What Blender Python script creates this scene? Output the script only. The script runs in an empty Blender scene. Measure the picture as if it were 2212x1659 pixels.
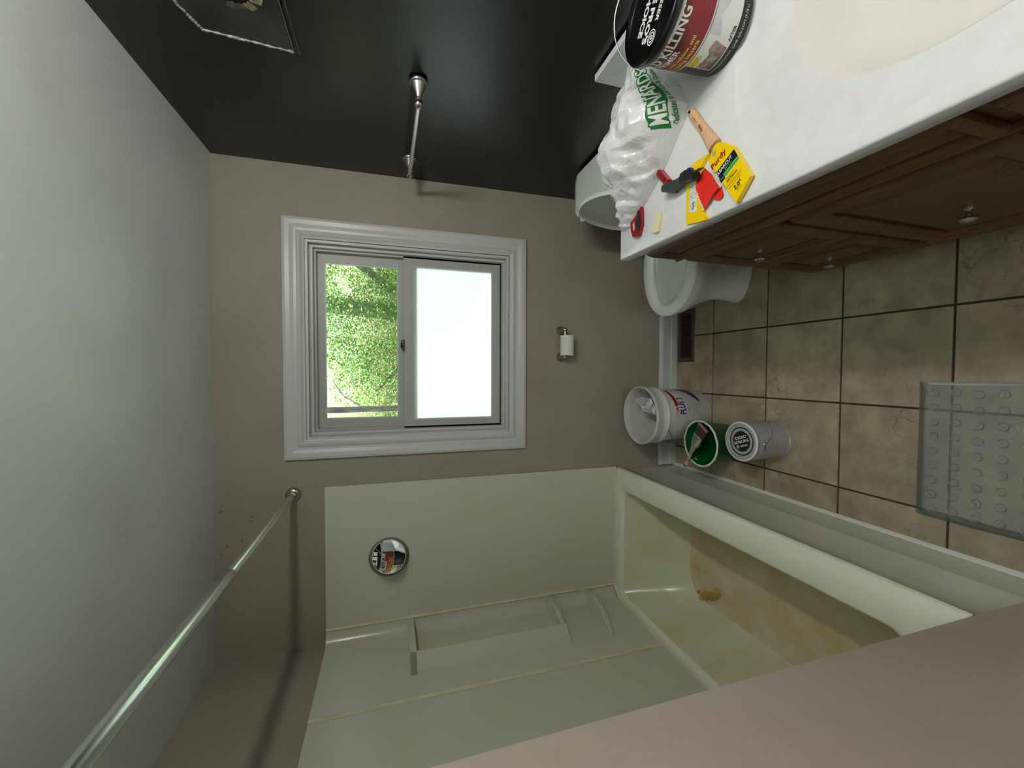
import bpy, bmesh, math, random
from mathutils import Vector, Matrix, noise
random.seed(7)
PI = math.pi
C = bpy.context.scene.collection
S = bpy.context.scene

# ------------------------------------------------------------------ camera, world, sun, lamps, exposure
W, H, F = 2212.0, 1659.0, 881.64
cam_d = bpy.data.cameras.new('camera'); cam = bpy.data.objects.new('camera', cam_d); C.objects.link(cam)
cam_d.sensor_fit = 'HORIZONTAL'; cam_d.sensor_width = 36; cam_d.lens = F/W*36; cam_d.clip_start = .02
pitch, yaw, roll, CAMZ = .2886, -.0306, -.0059, 1.6772
fw = Vector((math.sin(yaw)*math.cos(pitch), math.cos(yaw)*math.cos(pitch), -math.sin(pitch)))
rt = Vector((math.cos(yaw), -math.sin(yaw), 0)); up = rt.cross(fw)
r2 = math.cos(roll)*rt + math.sin(roll)*up; u2 = -math.sin(roll)*rt + math.cos(roll)*up
# the photograph was taken with the phone turned a quarter turn: picture right = down, picture up = right
xa, ya, za = -u2, r2, -fw
cam.matrix_world = Matrix(((xa.x, ya.x, za.x, 0), (xa.y, ya.y, za.y, 0), (xa.z, ya.z, za.z, CAMZ), (0, 0, 0, 1)))
S.camera = cam
S.view_settings.view_transform = 'Standard'; S.view_settings.look = 'None'
S.view_settings.gamma = 1; S.view_settings.use_curve_mapping = False
S.view_settings.exposure = 0.16

world = bpy.data.worlds.new('world'); S.world = world; world.use_nodes = True
wn = world.node_tree.nodes; wl = world.node_tree.links; wn.clear()
sky = wn.new('ShaderNodeTexSky'); sky.sky_type = 'NISHITA'; sky.sun_disc = False
sky.sun_elevation = math.radians(58); sky.sun_rotation = math.radians(15); sky.air_density = 1.6; sky.dust_density = 3
bg = wn.new('ShaderNodeBackground'); bg.inputs[1].default_value = .17
wo = wn.new('ShaderNodeOutputWorld'); wl.new(sky.outputs[0], bg.inputs[0]); wl.new(bg.outputs[0], wo.inputs[0])

def lamp(name, kind, loc, energy, color, rot=(0, 0, 0), **kw):
    d = bpy.data.lights.new(name, kind); d.energy = energy; d.color = color
    for k, v in kw.items(): setattr(d, k, v)
    o = bpy.data.objects.new(name, d); o.location = loc; o.rotation_euler = rot; C.objects.link(o); return o
sun = lamp('sun', 'SUN', (1, 8, 9), 20, (1, .97, .9), angle=math.radians(1))
sun.rotation_euler = Vector((-.14, -.50, -.85)).to_track_quat('-Z', 'Y').to_euler()
VAN_E, CEIL_FILL_E, HALL_FILL_E = 12.5, 2.0, 8.0
for vy in (.38, .08, -.22):
    lamp('vanity_bulb', 'POINT', (.85, vy, 2.12), VAN_E, (1, .965, .915), shadow_soft_size=.05)
lamp('ceiling_fill', 'AREA', (.1, -.35, 2.40), CEIL_FILL_E, (1, .98, .95), size=.35, shape='DISK')  # unseen fill added overhead to raise the general light, no fixture
lamp('hall_fill', 'AREA', (0, -2.35, .70), HALL_FILL_E, (.88, .98, 1), rot=(PI/2, 0, 0), size=.8, size_y=1.2, shape='RECTANGLE')  # added cool fill shining in through the doorway, no known source there

# ------------------------------------------------------------------ materials
def lin(c):
    return tuple(((v/255)/12.92 if v/255 <= .04045 else ((v/255+.055)/1.055)**2.4) for v in c) + (1,)
def new(name):
    m = bpy.data.materials.new(name); m.use_nodes = True
    n = m.node_tree.nodes; return m, n, m.node_tree.links, n['Principled BSDF']
def mat(name, col, rough=.5, metal=0, spec=.5, col2=None, scale=8, detail=4, bump=0, bscale=200, coat=0, alpha=None, trans=0, lo=.35, hi=.65, stretch=None, ior=None, rvar=0):
    """col in sRGB 0-255; col2 = second tone mixed in by noise"""
    m, n, l, b = new(name)
    b.inputs['Base Color'].default_value = lin(col); b.inputs['Roughness'].default_value = rough
    b.inputs['Metallic'].default_value = metal; b.inputs['Specular IOR Level'].default_value = spec
    b.inputs['Coat Weight'].default_value = coat; b.inputs['Transmission Weight'].default_value = trans
    if ior: b.inputs['IOR'].default_value = ior
    tc = n.new('ShaderNodeTexCoord'); src = tc.outputs['Object']
    if stretch:
        mp = n.new('ShaderNodeMapping'); mp.inputs['Scale'].default_value = stretch; l.new(src, mp.inputs[0]); src = mp.outputs[0]
    if col2 or rvar:
        nz = n.new('ShaderNodeTexNoise'); nz.inputs['Scale'].default_value = scale; nz.inputs['Detail'].default_value = detail
        l.new(src, nz.inputs[0])
        rp = n.new('ShaderNodeMapRange'); rp.inputs[1].default_value = lo; rp.inputs[2].default_value = hi; l.new(nz.outputs[0], rp.inputs[0])
        if col2:
            mx = n.new('ShaderNodeMix'); mx.data_type = 'RGBA'; mx.inputs[6].default_value = lin(col); mx.inputs[7].default_value = lin(col2)
            l.new(rp.outputs[0], mx.inputs[0]); l.new(mx.outputs[2], b.inputs['Base Color'])
        if rvar:
            r3 = n.new('ShaderNodeMapRange'); r3.inputs[3].default_value = rough-rvar; r3.inputs[4].default_value = rough+rvar
            l.new(rp.outputs[0], r3.inputs[0]); l.new(r3.outputs[0], b.inputs['Roughness'])
    if bump:
        nb = n.new('ShaderNodeTexNoise'); nb.inputs['Scale'].default_value = bscale; nb.inputs['Detail'].default_value = 3; l.new(src, nb.inputs[0])
        bp = n.new('ShaderNodeBump'); bp.inputs['Strength'].default_value = bump; bp.inputs['Distance'].default_value = .002
        l.new(nb.outputs[0], bp.inputs['Height']); l.new(bp.outputs[0], b.inputs['Normal'])
    return m

M = {}
M['black_paint'] = mat('black_wall_paint', (8, 5, 4), .29, spec=.68, bump=.2, bscale=260, rvar=.03, scale=3, detail=2, lo=.2, hi=.8)
M['taupe'] = mat('taupe_wall_paint', (156, 151, 139), .5, col2=(150, 144, 131), scale=3, bump=.2, bscale=240, spec=.3)
M['ceiling'] = mat('ceiling_paint', (218, 225, 222), .42, col2=(206, 211, 210), scale=2.2, lo=.5, hi=.75, bump=.15, bscale=220, spec=.35)
M['trim'] = mat('white_trim_paint', (194, 197, 194), .35)
M['vinyl'] = mat('window_vinyl', (164, 170, 163), .4)
M['surround'] = mat('surround_acrylic', (202, 207, 194), .2, col2=(203, 204, 186), scale=3, spec=.5)
M['caulk'] = mat('yellowed_caulk', (222, 219, 190), .4, col2=(206, 198, 150), scale=10, lo=.4, hi=.75)
M['white_caulk'] = mat('white_caulk', (224, 226, 220), .4)
M['counter'] = mat('cultured_marble', (220, 225, 225), .16, col2=(216, 220, 220), scale=30, spec=.5)
M['basin'] = mat('sink_basin_marble', (219, 220, 216), .16, col2=(216, 214, 208), scale=6)
M['porcelain'] = mat('toilet_porcelain', (222, 230, 224), .12, spec=.6)
M['lid_plastic'] = mat('toilet_seat_plastic', (228, 234, 229), .2)
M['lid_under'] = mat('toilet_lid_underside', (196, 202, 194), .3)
M['nickel'] = mat('brushed_nickel', (176, 170, 164), .28, metal=1)
M['steel'] = mat('polished_steel', (214, 222, 220), .16, metal=1)
M['rod'] = mat('satin_steel_rod', (225, 232, 229), .24, metal=1)
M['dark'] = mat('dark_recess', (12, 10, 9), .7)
M['grout'] = mat('dark_grout', (66, 54, 46), .85)
M['paper'] = mat('toilet_paper', (226, 229, 224), .9, bump=.6, bscale=300, spec=.1)
M['card'] = mat('cardboard_core', (150, 125, 95), .9)
M['bronze'] = mat('register_bronze', (84, 72, 52), .45, metal=.3)
M['pail_plastic'] = mat('white_pail_plastic', (214, 216, 210), .4, col2=(200, 202, 196), scale=9)
M['white_gloss'] = mat('white_print', (228, 230, 226), .3)
M['black_gloss'] = mat('black_lid_plastic', (11, 11, 13), .22)
M['black_print'] = mat('black_print', (22, 19, 20), .3)
M['grey_print'] = mat('grey_print', (140, 142, 140), .5)
M['blue_print'] = mat('blue_print', (26, 48, 118), .4)
M['navy'] = mat('navy_print', (16, 24, 46), .35)
M['red_print'] = mat('red_print', (140, 26, 34), .3)
M['green_print'] = mat('green_print', (18, 118, 50), .45)
M['green_band'] = mat('green_band_print', (40, 170, 96), .35)
M['green_plastic'] = mat('green_pail_plastic', (0, 104, 48), .3, col2=(0, 92, 40), scale=6)
M['green_rim'] = mat('paint_splashed_rim', (226, 230, 222), .45, col2=(40, 130, 70), scale=28, lo=.6, hi=.68)
M['yellow'] = mat('yellow_card', (246, 210, 0), .3)
M['yellow_print'] = mat('yellow_print', (232, 216, 70), .4)
M['red_plastic'] = mat('red_plastic', (172, 8, 22), .3)
M['red_film'] = mat('red_card', (226, 44, 30), .45)
M['dark_rubber'] = mat('black_rubber_grip', (24, 27, 28), .45)
M['grey_rubber'] = mat('slate_grip', (52, 64, 64), .5)
M['beech'] = mat('beech_handle', (220, 186, 152), .5, col2=(206, 158, 112), scale=20, stretch=(1, 12, 12))
M['old_beech'] = mat('old_wooden_handle', (158, 138, 116), .65, col2=(200, 190, 176), scale=30, lo=.5, hi=.62)
M['bristle'] = mat('maroon_bristles', (92, 52, 50), .8, bump=1, bscale=400, stretch=(1, 6, 1), col2=(70, 40, 40), scale=60)
M['bristle_white'] = mat('white_bristles', (232, 230, 222), .6)
M['eraser'] = mat('beige_wood', (226, 218, 178), .8)
M['chrome'] = mat('chrome', (220, 220, 222), .08, metal=1)
M['mirror'] = mat('mirror_glass', (236, 240, 240), .01, metal=1)
M['compound'] = mat('joint_compound', (196, 202, 198), .55, col2=(232, 234, 228), scale=12)
M['metal_can'] = mat('can_sheet_metal', (198, 204, 206), .35, metal=.55)
M['label_silver'] = mat('can_label', (172, 172, 172), .4, metal=.25)
M['bare_wall'] = mat('bare_drywall', (62, 66, 64), .4, col2=(36, 38, 37), scale=7, lo=.35, hi=.65, bump=.6, bscale=60)
M['torn'] = mat('torn_paper', (150, 146, 118), .9, col2=(96, 92, 74), scale=60)
M['torn_white'] = mat('paint_edge', (176, 180, 176), .8, col2=(120, 120, 112), scale=50)
M['skin_light'] = mat('socket_white', (235, 235, 230), .5)

def wood():
    m, n, l, b = new('dark_walnut_stain')
    tc = n.new('ShaderNodeTexCoord'); mp = n.new('ShaderNodeMapping'); mp.inputs['Scale'].default_value = (20, 2.0, 40)
    nz = n.new('ShaderNodeTexNoise'); nz.inputs['Scale'].default_value = 2.2; nz.inputs['Detail'].default_value = 6; nz.inputs['Distortion'].default_value = .6
    rp = n.new('ShaderNodeValToRGB'); rp.color_ramp.elements[0].position = .3; rp.color_ramp.elements[0].color = lin((60, 38, 19))
    rp.color_ramp.elements[1].position = .7; rp.color_ramp.elements[1].color = lin((104, 72, 42))
    l.new(tc.outputs['Object'], mp.inputs[0]); l.new(mp.outputs[0], nz.inputs[0]); l.new(nz.outputs[0], rp.inputs[0]); l.new(rp.outputs[0], b.inputs['Base Color'])
    b.inputs['Roughness'].default_value = .36
    return m
M['wood'] = wood()

def tile():
    m, n, l, b = new('travertine_tile')
    tc = n.new('ShaderNodeTexCoord'); oi = n.new('ShaderNodeObjectInfo')
    ad = n.new('ShaderNodeVectorMath'); ad.operation = 'ADD'; sc = n.new('ShaderNodeVectorMath'); sc.operation = 'SCALE'; sc.inputs[3].default_value = 3
    l.new(oi.outputs['Location'], sc.inputs[0]); l.new(tc.outputs['Object'], ad.inputs[0]); l.new(sc.outputs[0], ad.inputs[1])
    nz = n.new('ShaderNodeTexNoise'); nz.inputs['Scale'].default_value = 7; nz.inputs['Detail'].default_value = 8; nz.inputs['Roughness'].default_value = .65
    l.new(ad.outputs[0], nz.inputs[0])
    rp = n.new('ShaderNodeValToRGB'); e = rp.color_ramp.elements
    e[0].position = .3; e[0].color = lin((132, 122, 103)); e[1].position = .7; e[1].color = lin((184, 173, 150))
    l.new(nz.outputs[0], rp.inputs[0])
    # thin dark cracks: edges of a warped cell pattern, only in patches
    n2 = n.new('ShaderNodeTexNoise'); n2.inputs['Scale'].default_value = 9; n2.inputs['Detail'].default_value = 5; l.new(ad.outputs[0], n2.inputs[0])
    mxv = n.new('ShaderNodeMix'); mxv.data_type = 'VECTOR'; mxv.inputs[0].default_value = .22; l.new(ad.outputs[0], mxv.inputs[4]); l.new(n2.outputs[1], mxv.inputs[5])
    vo = n.new('ShaderNodeTexVoronoi'); vo.feature = 'DISTANCE_TO_EDGE'; vo.inputs['Scale'].default_value = 9; l.new(mxv.outputs[1], vo.inputs[0])
    cr = n.new('ShaderNodeMapRange'); cr.inputs[1].default_value = 0; cr.inputs[2].default_value = .022; cr.inputs[3].default_value = 1; cr.inputs[4].default_value = 0
    l.new(vo.outputs[0], cr.inputs[0])
    n3 = n.new('ShaderNodeTexNoise'); n3.inputs['Scale'].default_value = 6; n3.inputs['Detail'].default_value = 3; l.new(ad.outputs[0], n3.inputs[0])
    m3 = n.new('ShaderNodeMapRange'); m3.inputs[1].default_value = .52; m3.inputs[2].default_value = .66; l.new(n3.outputs[0], m3.inputs[0])
    ml = n.new('ShaderNodeMath'); ml.operation = 'MULTIPLY'; l.new(cr.outputs[0], ml.inputs[0]); l.new(m3.outputs[0], ml.inputs[1])
    m4 = n.new('ShaderNodeMath'); m4.operation = 'MULTIPLY'; m4.inputs[1].default_value = .7; l.new(ml.outputs[0], m4.inputs[0])
    mx = n.new('ShaderNodeMix'); mx.data_type = 'RGBA'; mx.inputs[7].default_value = lin((70, 54, 40)); l.new(m4.outputs[0], mx.inputs[0]); l.new(rp.outputs[0], mx.inputs[6])
    # each tile a little lighter or darker
    hs = n.new('ShaderNodeHueSaturation'); mr = n.new('ShaderNodeMapRange'); mr.inputs[3].default_value = .88; mr.inputs[4].default_value = 1.1
    l.new(oi.outputs['Random'], mr.inputs[0]); l.new(mr.outputs[0], hs.inputs['Value']); l.new(mx.outputs[2], hs.inputs['Color'])
    l.new(hs.outputs[0], b.inputs['Base Color']); b.inputs['Roughness'].default_value = .42
    bp = n.new('ShaderNodeBump'); bp.inputs['Strength'].default_value = .25; bp.inputs['Distance'].default_value = .002; l.new(nz.outputs[0], bp.inputs['Height']); l.new(bp.outputs[0], b.inputs['Normal'])
    return m
M['tile'] = tile()

def tub_mat(floor=False):
    m, n, l, b = new('tub_floor_worn' if floor else 'tub_acrylic')
    tc = n.new('ShaderNodeTexCoord'); nz = n.new('ShaderNodeTexNoise'); nz.inputs['Scale'].default_value = 5 if not floor else 9; nz.inputs['Detail'].default_value = 6
    mp = n.new('ShaderNodeMapping'); mp.inputs['Scale'].default_value = (1, 1, .45) if not floor else (1, 1, 1)
    l.new(tc.outputs['Object'], mp.inputs[0]); l.new(mp.outputs[0], nz.inputs[0])
    rp = n.new('ShaderNodeValToRGB'); e = rp.color_ramp.elements
    if floor:
        e[0].position = .3; e[0].color = lin((192, 176, 132)); e[1].position = .72; e[1].color = lin((212, 204, 174))
    else:
        e[0].position = .35; e[0].color = lin((206, 204, 164)); e[1].position = .6; e[1].color = lin((214, 218, 192))
    l.new(nz.outputs[0], rp.inputs[0]); l.new(rp.outputs[0], b.inputs['Base Color'])
    b.inputs['Roughness'].default_value = .4 if floor else .2
    if floor:
        vo = n.new('ShaderNodeTexVoronoi'); vo.inputs['Scale'].default_value = 90; l.new(tc.outputs['Object'], vo.inputs[0])
        bp = n.new('ShaderNodeBump'); bp.inputs['Strength'].default_value = .5; bp.inputs['Distance'].default_value = .003; l.new(vo.outputs[0], bp.inputs['Height']); l.new(bp.outputs[0], b.inputs['Normal'])
    return m
M['tub'] = tub_mat(); M['tub_floor'] = tub_mat(True)
M['tub_outside'] = mat('tub_apron_acrylic', (196, 198, 186), .14, spec=.55)
M['tub_rim'] = mat('tub_rim_acrylic', (226, 232, 214), .2, spec=.5)
M['rust'] = mat('rust_stain', (176, 138, 50), .5, col2=(196, 168, 92), scale=30)

def film(name, col, a, rough, gl=.12):
    """thin clear or milky plastic"""
    m = bpy.data.materials.new(name); m.use_nodes = True; n = m.node_tree.nodes; l = m.node_tree.links; n.clear()
    o = n.new('ShaderNodeOutputMaterial'); tr = n.new('ShaderNodeBsdfTransparent'); tr.inputs[0].default_value = lin(col)
    p = n.new('ShaderNodeBsdfPrincipled'); p.inputs['Base Color'].default_value = lin(col); p.inputs['Roughness'].default_value = rough; p.inputs['Specular IOR Level'].default_value = .8
    mx = n.new('ShaderNodeMixShader'); fr = n.new('ShaderNodeFresnel'); fr.inputs[0].default_value = 1.5
    ma = n.new('ShaderNodeMath'); ma.operation = 'MAXIMUM'; ma.inputs[1].default_value = a; l.new(fr.outputs[0], ma.inputs[0])
    l.new(ma.outputs[0], mx.inputs[0]); l.new(tr.outputs[0], mx.inputs[1]); l.new(p.outputs[0], mx.inputs[2]); l.new(mx.outputs[0], o.inputs[0])
    return m
M['clear_vinyl'] = film('clear_vinyl', (240, 243, 242), .12, .03)
M['clear_bump'] = film('clear_vinyl_bump', (255, 255, 255), .08, .6)
M['clear_ring'] = film('clear_suction_ring', (225, 230, 222), .12, .03)

def bagmat():
    m, n, l, b = new('thin_white_plastic')
    b.inputs['Base Color'].default_value = lin((250, 252, 254)); b.inputs['Roughness'].default_value = .2; b.inputs['Specular IOR Level'].default_value = .8
    o = n['Material Output']; t = n.new('ShaderNodeBsdfTranslucent'); t.inputs[0].default_value = lin((236, 240, 240))
    mx = n.new('ShaderNodeMixShader'); mx.inputs[0].default_value = .22
    l.new(b.outputs[0], mx.inputs[1]); l.new(t.outputs[0], mx.inputs[2])
    tr = n.new('ShaderNodeBsdfTransparent'); m2 = n.new('ShaderNodeMixShader'); m2.inputs[0].default_value = .06
    l.new(mx.outputs[0], m2.inputs[1]); l.new(tr.outputs[0], m2.inputs[2]); l.new(m2.outputs[0], o.inputs[0])
    tc = n.new('ShaderNodeTexCoord'); nb = n.new('ShaderNodeTexNoise'); nb.inputs['Scale'].default_value = 18; nb.inputs['Detail'].default_value = 2; nb.inputs['Distortion'].default_value = 1.0
    bp = n.new('ShaderNodeBump'); bp.inputs['Strength'].default_value = .42; bp.inputs['Distance'].default_value = .014
    l.new(tc.outputs['Object'], nb.inputs[0])
    mv = n.new('ShaderNodeMix'); mv.data_type = 'VECTOR'; mv.inputs[0].default_value = .12; l.new(tc.outputs['Object'], mv.inputs[4]); l.new(nb.outputs[1], mv.inputs[5])
    mp = n.new('ShaderNodeMapping'); mp.inputs['Scale'].default_value = (1.5, .7, 1.0); mp.inputs['Rotation'].default_value = (0, 0, .5); l.new(mv.outputs[1], mp.inputs[0])
    vo = n.new('ShaderNodeTexVoronoi'); vo.inputs['Scale'].default_value = 8; l.new(mp.outputs[0], vo.inputs[0])
    v2 = n.new('ShaderNodeTexVoronoi'); v2.inputs['Scale'].default_value = 19; l.new(mp.outputs[0], v2.inputs[0])
    m5 = n.new('ShaderNodeMath'); m5.operation = 'MULTIPLY_ADD'; m5.inputs[1].default_value = .35; l.new(v2.outputs[0], m5.inputs[0]); l.new(vo.outputs[0], m5.inputs[2]); l.new(m5.outputs[0], bp.inputs['Height']); l.new(bp.outputs[0], b.inputs['Normal'])
    return m
M['bag'] = bagmat()

def frosted():
    m = bpy.data.materials.new('frosted_glass'); m.use_nodes = True; n = m.node_tree.nodes; l = m.node_tree.links; n.clear()
    o = n.new('ShaderNodeOutputMaterial'); t = n.new('ShaderNodeBsdfTranslucent'); t.inputs[0].default_value = lin((182, 189, 190))
    g = n.new('ShaderNodeBsdfGlossy'); g.inputs['Roughness'].default_value = .2; g.inputs[0].default_value = (1, 1, 1, 1)
    mx = n.new('ShaderNodeMixShader'); mx.inputs[0].default_value = .04; l.new(t.outputs[0], mx.inputs[1]); l.new(g.outputs[0], mx.inputs[2]); l.new(mx.outputs[0], o.inputs[0])
    return m
M['frosted'] = frosted()
def clear():
    m = bpy.data.materials.new('clear_glass'); m.use_nodes = True; n = m.node_tree.nodes; l = m.node_tree.links; n.clear()
    o = n.new('ShaderNodeOutputMaterial'); t = n.new('ShaderNodeBsdfTransparent'); t.inputs[0].default_value = (.93, .97, .95, 1)
    g = n.new('ShaderNodeBsdfGlossy'); g.inputs['Roughness'].default_value = .02
    f = n.new('ShaderNodeFresnel'); f.inputs[0].default_value = 1.45
    mx = n.new('ShaderNodeMixShader'); l.new(f.outputs[0], mx.inputs[0]); l.new(t.outputs[0], mx.inputs[1]); l.new(g.outputs[0], mx.inputs[2]); l.new(mx.outputs[0], o.inputs[0])
    return m
M['glass'] = clear()
def leafmat():
    m = bpy.data.materials.new('sunlit_leaves'); m.use_nodes = True; n = m.node_tree.nodes; l = m.node_tree.links; n.clear()
    o = n.new('ShaderNodeOutputMaterial'); p = n.new('ShaderNodeBsdfPrincipled'); p.inputs['Roughness'].default_value = .45
    t = n.new('ShaderNodeBsdfTranslucent'); tc = n.new('ShaderNodeTexCoord'); nz = n.new('ShaderNodeTexNoise'); nz.inputs['Scale'].default_value = 1.3; nz.inputs['Detail'].default_value = 8
    rp = n.new('ShaderNodeValToRGB'); e = rp.color_ramp.elements; e[0].position = .3; e[0].color = lin((92, 138, 92)); e[1].position = .7; e[1].color = lin((168, 196, 112))
    l.new(tc.outputs['Object'], nz.inputs[0]); l.new(nz.outputs[0], rp.inputs[0]); l.new(rp.outputs[0], p.inputs['Base Color']); l.new(rp.outputs[0], t.inputs[0])
    mx = n.new('ShaderNodeMixShader'); mx.inputs[0].default_value = .5; l.new(p.outputs[0], mx.inputs[1]); l.new(t.outputs[0], mx.inputs[2]); l.new(mx.outputs[0], o.inputs[0])
    return m
M['leaf'] = leafmat()
M['bark'] = mat('grey_bark', (196, 190, 184), .9, col2=(130, 122, 116), scale=9, stretch=(3, 3, .6), bump=1, bscale=20)
M['grass'] = mat('lawn', (120, 132, 100), .9, col2=(140, 150, 122), scale=3)
M['siding'] = mat('sun_block_siding', (196, 190, 178), .7)
def emit(name, col, s):
    m = bpy.data.materials.new(name); m.use_nodes = True; b = m.node_tree.nodes['Principled BSDF']
    b.inputs['Base Color'].default_value = lin(col); b.inputs['Emission Color'].default_value = lin(col); b.inputs['Emission Strength'].default_value = s
    return m
M['globe'] = emit('lit_frosted_globe', (255, 240, 214), 2.0)

# ------------------------------------------------------------------ helpers
class B:
    """collects shapes in world coordinates into one bmesh"""
    def __init__(s): s.b = bmesh.new()
    def face(s, pts):
        try: return s.b.faces.new([s.b.verts.new(p) for p in pts])
        except ValueError: return None
    def hexa(s, p):   # p: 4 bottom ccw, 4 top
        v = [s.b.verts.new(q) for q in p]
        for f in ((3, 2, 1, 0), (4, 5, 6, 7), (0, 1, 5, 4), (1, 2, 6, 5), (2, 3, 7, 6), (3, 0, 4, 7)): s.b.faces.new([v[i] for i in f])
        return s
    def box(s, x0, x1, y0, y1, z0, z1):
        return s.hexa([(x0, y0, z0), (x1, y0, z0), (x1, y1, z0), (x0, y1, z0), (x0, y0, z1), (x1, y0, z1), (x1, y1, z1), (x0, y1, z1)])
    def loft(s, rings, cap0=True, cap1=True, closed=True):
        R = [[s.b.verts.new(p) for p in r] for r in rings]; n = len(R[0])
        for a, b in zip(R[:-1], R[1:]):
            for i in range(n if closed else n-1):
                j = (i+1) % n; s.b.faces.new((a[i], a[j], b[j], b[i]))
        if cap0: s.b.faces.new(R[0][::-1])
        if cap1: s.b.faces.new(R[-1])
        return s
    def lathe(s, prof, c, axis=(0, 0, 1), n=32, cap0=True, cap1=True, shift=None):
        """prof: (r, h) along axis from point c"""
        a = Vector(axis).normalized(); c = Vector(c); t = Vector((1, 0, 0)) if abs(a.x) < .9 else Vector((0, 1, 0))
        e1 = a.cross(t).normalized(); e2 = a.cross(e1)
        rings = []
        for r, h in prof:
            rings.append([c + a*h + e1*(r*math.cos(2*PI*i/n)) + e2*(r*math.sin(2*PI*i/n)) for i in range(n)])
        return s.loft(rings, cap0, cap1)
    def cyl(s, p0, p1, r, r1=None, n=20):
        p0, p1 = Vector(p0), Vector(p1); d = p1-p0
        return s.lathe([(r, 0), (r if r1 is None else r1, d.length)], p0, d, n)
    def tube(s, path, r, n=8):
        P = [Vector(p) for p in path]; rings = []
        prev = None
        for i, p in enumerate(P):
            t = (P[min(i+1, len(P)-1)] - P[max(i-1, 0)]).normalized()
            if prev is None:
                prev = t.cross(Vector((0, 0, 1)) if abs(t.z) < .9 else Vector((1, 0, 0))).normalized()
            e1 = (prev - t*prev.dot(t)).normalized(); prev = e1; e2 = t.cross(e1)
            rr = r[i] if isinstance(r, (list, tuple)) else r
            rings.append([p + e1*(rr*math.cos(2*PI*k/n)) + e2*(rr*math.sin(2*PI*k/n)) for k in range(n)])
        return s.loft(rings)
    def prism(s, poly, z0, z1):
        """poly of (x, y) or (x, y, zbase)"""
        area = sum(poly[i][0]*poly[(i+1) % len(poly)][1]-poly[(i+1) % len(poly)][0]*poly[i][1] for i in range(len(poly)))
        if area < 0: poly = poly[::-1]
        lo = [(q[0], q[1], z0 + (q[2] if len(q) > 2 else 0)) for q in poly]; hi = [(q[0], q[1], z1 + (q[2] if len(q) > 2 else 0)) for q in poly]
        return s.loft([lo, hi])
    def sphere(s, c, r, n=16, sc=(1, 1, 1)):
        m = Matrix.Translation(c) @ Matrix.Diagonal((r*sc[0], r*sc[1], r*sc[2], 1))
        bmesh.ops.create_uvsphere(s.b, u_segments=n, v_segments=max(6, n//2), radius=1, matrix=m); return s
    def bevel(s, w, seg=2, ang=30):
        es = [e for e in s.b.edges if len(e.link_faces) == 2 and e.calc_face_angle(0) > math.radians(ang)]
        bmesh.ops.bevel(s.b, geom=es, offset=w, segments=seg, profile=.7, affect='EDGES', clamp_overlap=True); return s

LOC = {}
def thing(name, label, cat, loc, group=None):
    o = bpy.data.objects.new(name, None); o.empty_display_size = .02; C.objects.link(o); o.location = loc
    o['label'] = label; o['category'] = cat
    if group: o['group'] = group
    LOC[o.name] = Vector(loc); return o
def obj(name, b, m, parent=None, smooth=True, label=None, cat=None, group=None, kind=None, recalc=True, ang=40):
    bm = b.b if isinstance(b, B) else b
    base = LOC[parent.name] if parent is not None else Vector((0, 0, 0))
    if recalc: bmesh.ops.recalc_face_normals(bm, faces=bm.faces[:])
    if parent is None and cat:
        xs = [v.co for v in bm.verts]
        base = Vector(((min(v.x for v in xs)+max(v.x for v in xs))/2, (min(v.y for v in xs)+max(v.y for v in xs))/2, min(v.z for v in xs)))
    org = base.copy()
    bmesh.ops.translate(bm, vec=-base, verts=bm.verts)
    me = bpy.data.meshes.new(name); bm.to_mesh(me); bm.free()
    me.materials.append(m if not isinstance(m, str) else M[m])
    if smooth:
        for p in me.polygons: p.use_smooth = True
        me.set_sharp_from_angle(angle=math.radians(ang))
    o = bpy.data.objects.new(name, me); C.objects.link(o)
    if parent is not None: o.parent = parent
    else: o.location = org
    LOC[o.name] = org
    if label: o['label'] = label
    if cat: o['category'] = cat
    if group: o['group'] = group
    if kind: o['kind'] = kind
    return o
def struct(name, b, m, parent=None, smooth=False, label=None):
    return obj(name, b, m, parent, smooth, kind=None if parent else 'structure', label=label)

def text_bm(s, size, fn, bold=0, italic=0, step=.006, spacing=1, alignx='CENTER'):
    """writing as mesh; fn(x, y) -> world point"""
    cu = bpy.data.curves.new('lettering', 'FONT'); cu.body = s; cu.size = size; cu.offset = bold; cu.shear = italic; cu.space_character = spacing
    cu.align_x = alignx; cu.align_y = 'CENTER'; cu.resolution_u = 3
    o = bpy.data.objects.new('lettering', cu); C.objects.link(o)
    dg = bpy.context.evaluated_depsgraph_get(); me = bpy.data.meshes.new_from_object(o.evaluated_get(dg))
    bpy.data.objects.remove(o); bpy.data.curves.remove(cu)
    bm = bmesh.new(); bm.from_mesh(me); bpy.data.meshes.remove(me)
    if step and bm.verts:
        for ax in (0, 1):
            lo = min(v.co[ax] for v in bm.verts); hi = max(v.co[ax] for v in bm.verts); k = int((hi-lo)/step)
            for i in range(1, k+1):
                co = [0, 0, 0]; no = [0, 0, 0]; co[ax] = lo+i*step; no[ax] = 1
                bmesh.ops.bisect_plane(bm, geom=bm.verts[:]+bm.edges[:]+bm.faces[:], plane_co=co, plane_no=no)
    for v in bm.verts: v.co = Vector(fn(v.co.x, v.co.y))
    return bm
def merge(dst, src):
    me = bpy.data.meshes.new('tmp'); src.to_mesh(me); src.free(); dst.from_mesh(me); bpy.data.meshes.remove(me); return dst
def texts(items):
    out = bmesh.new()
    for it in items: merge(out, text_bm(**it))
    return out
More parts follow.
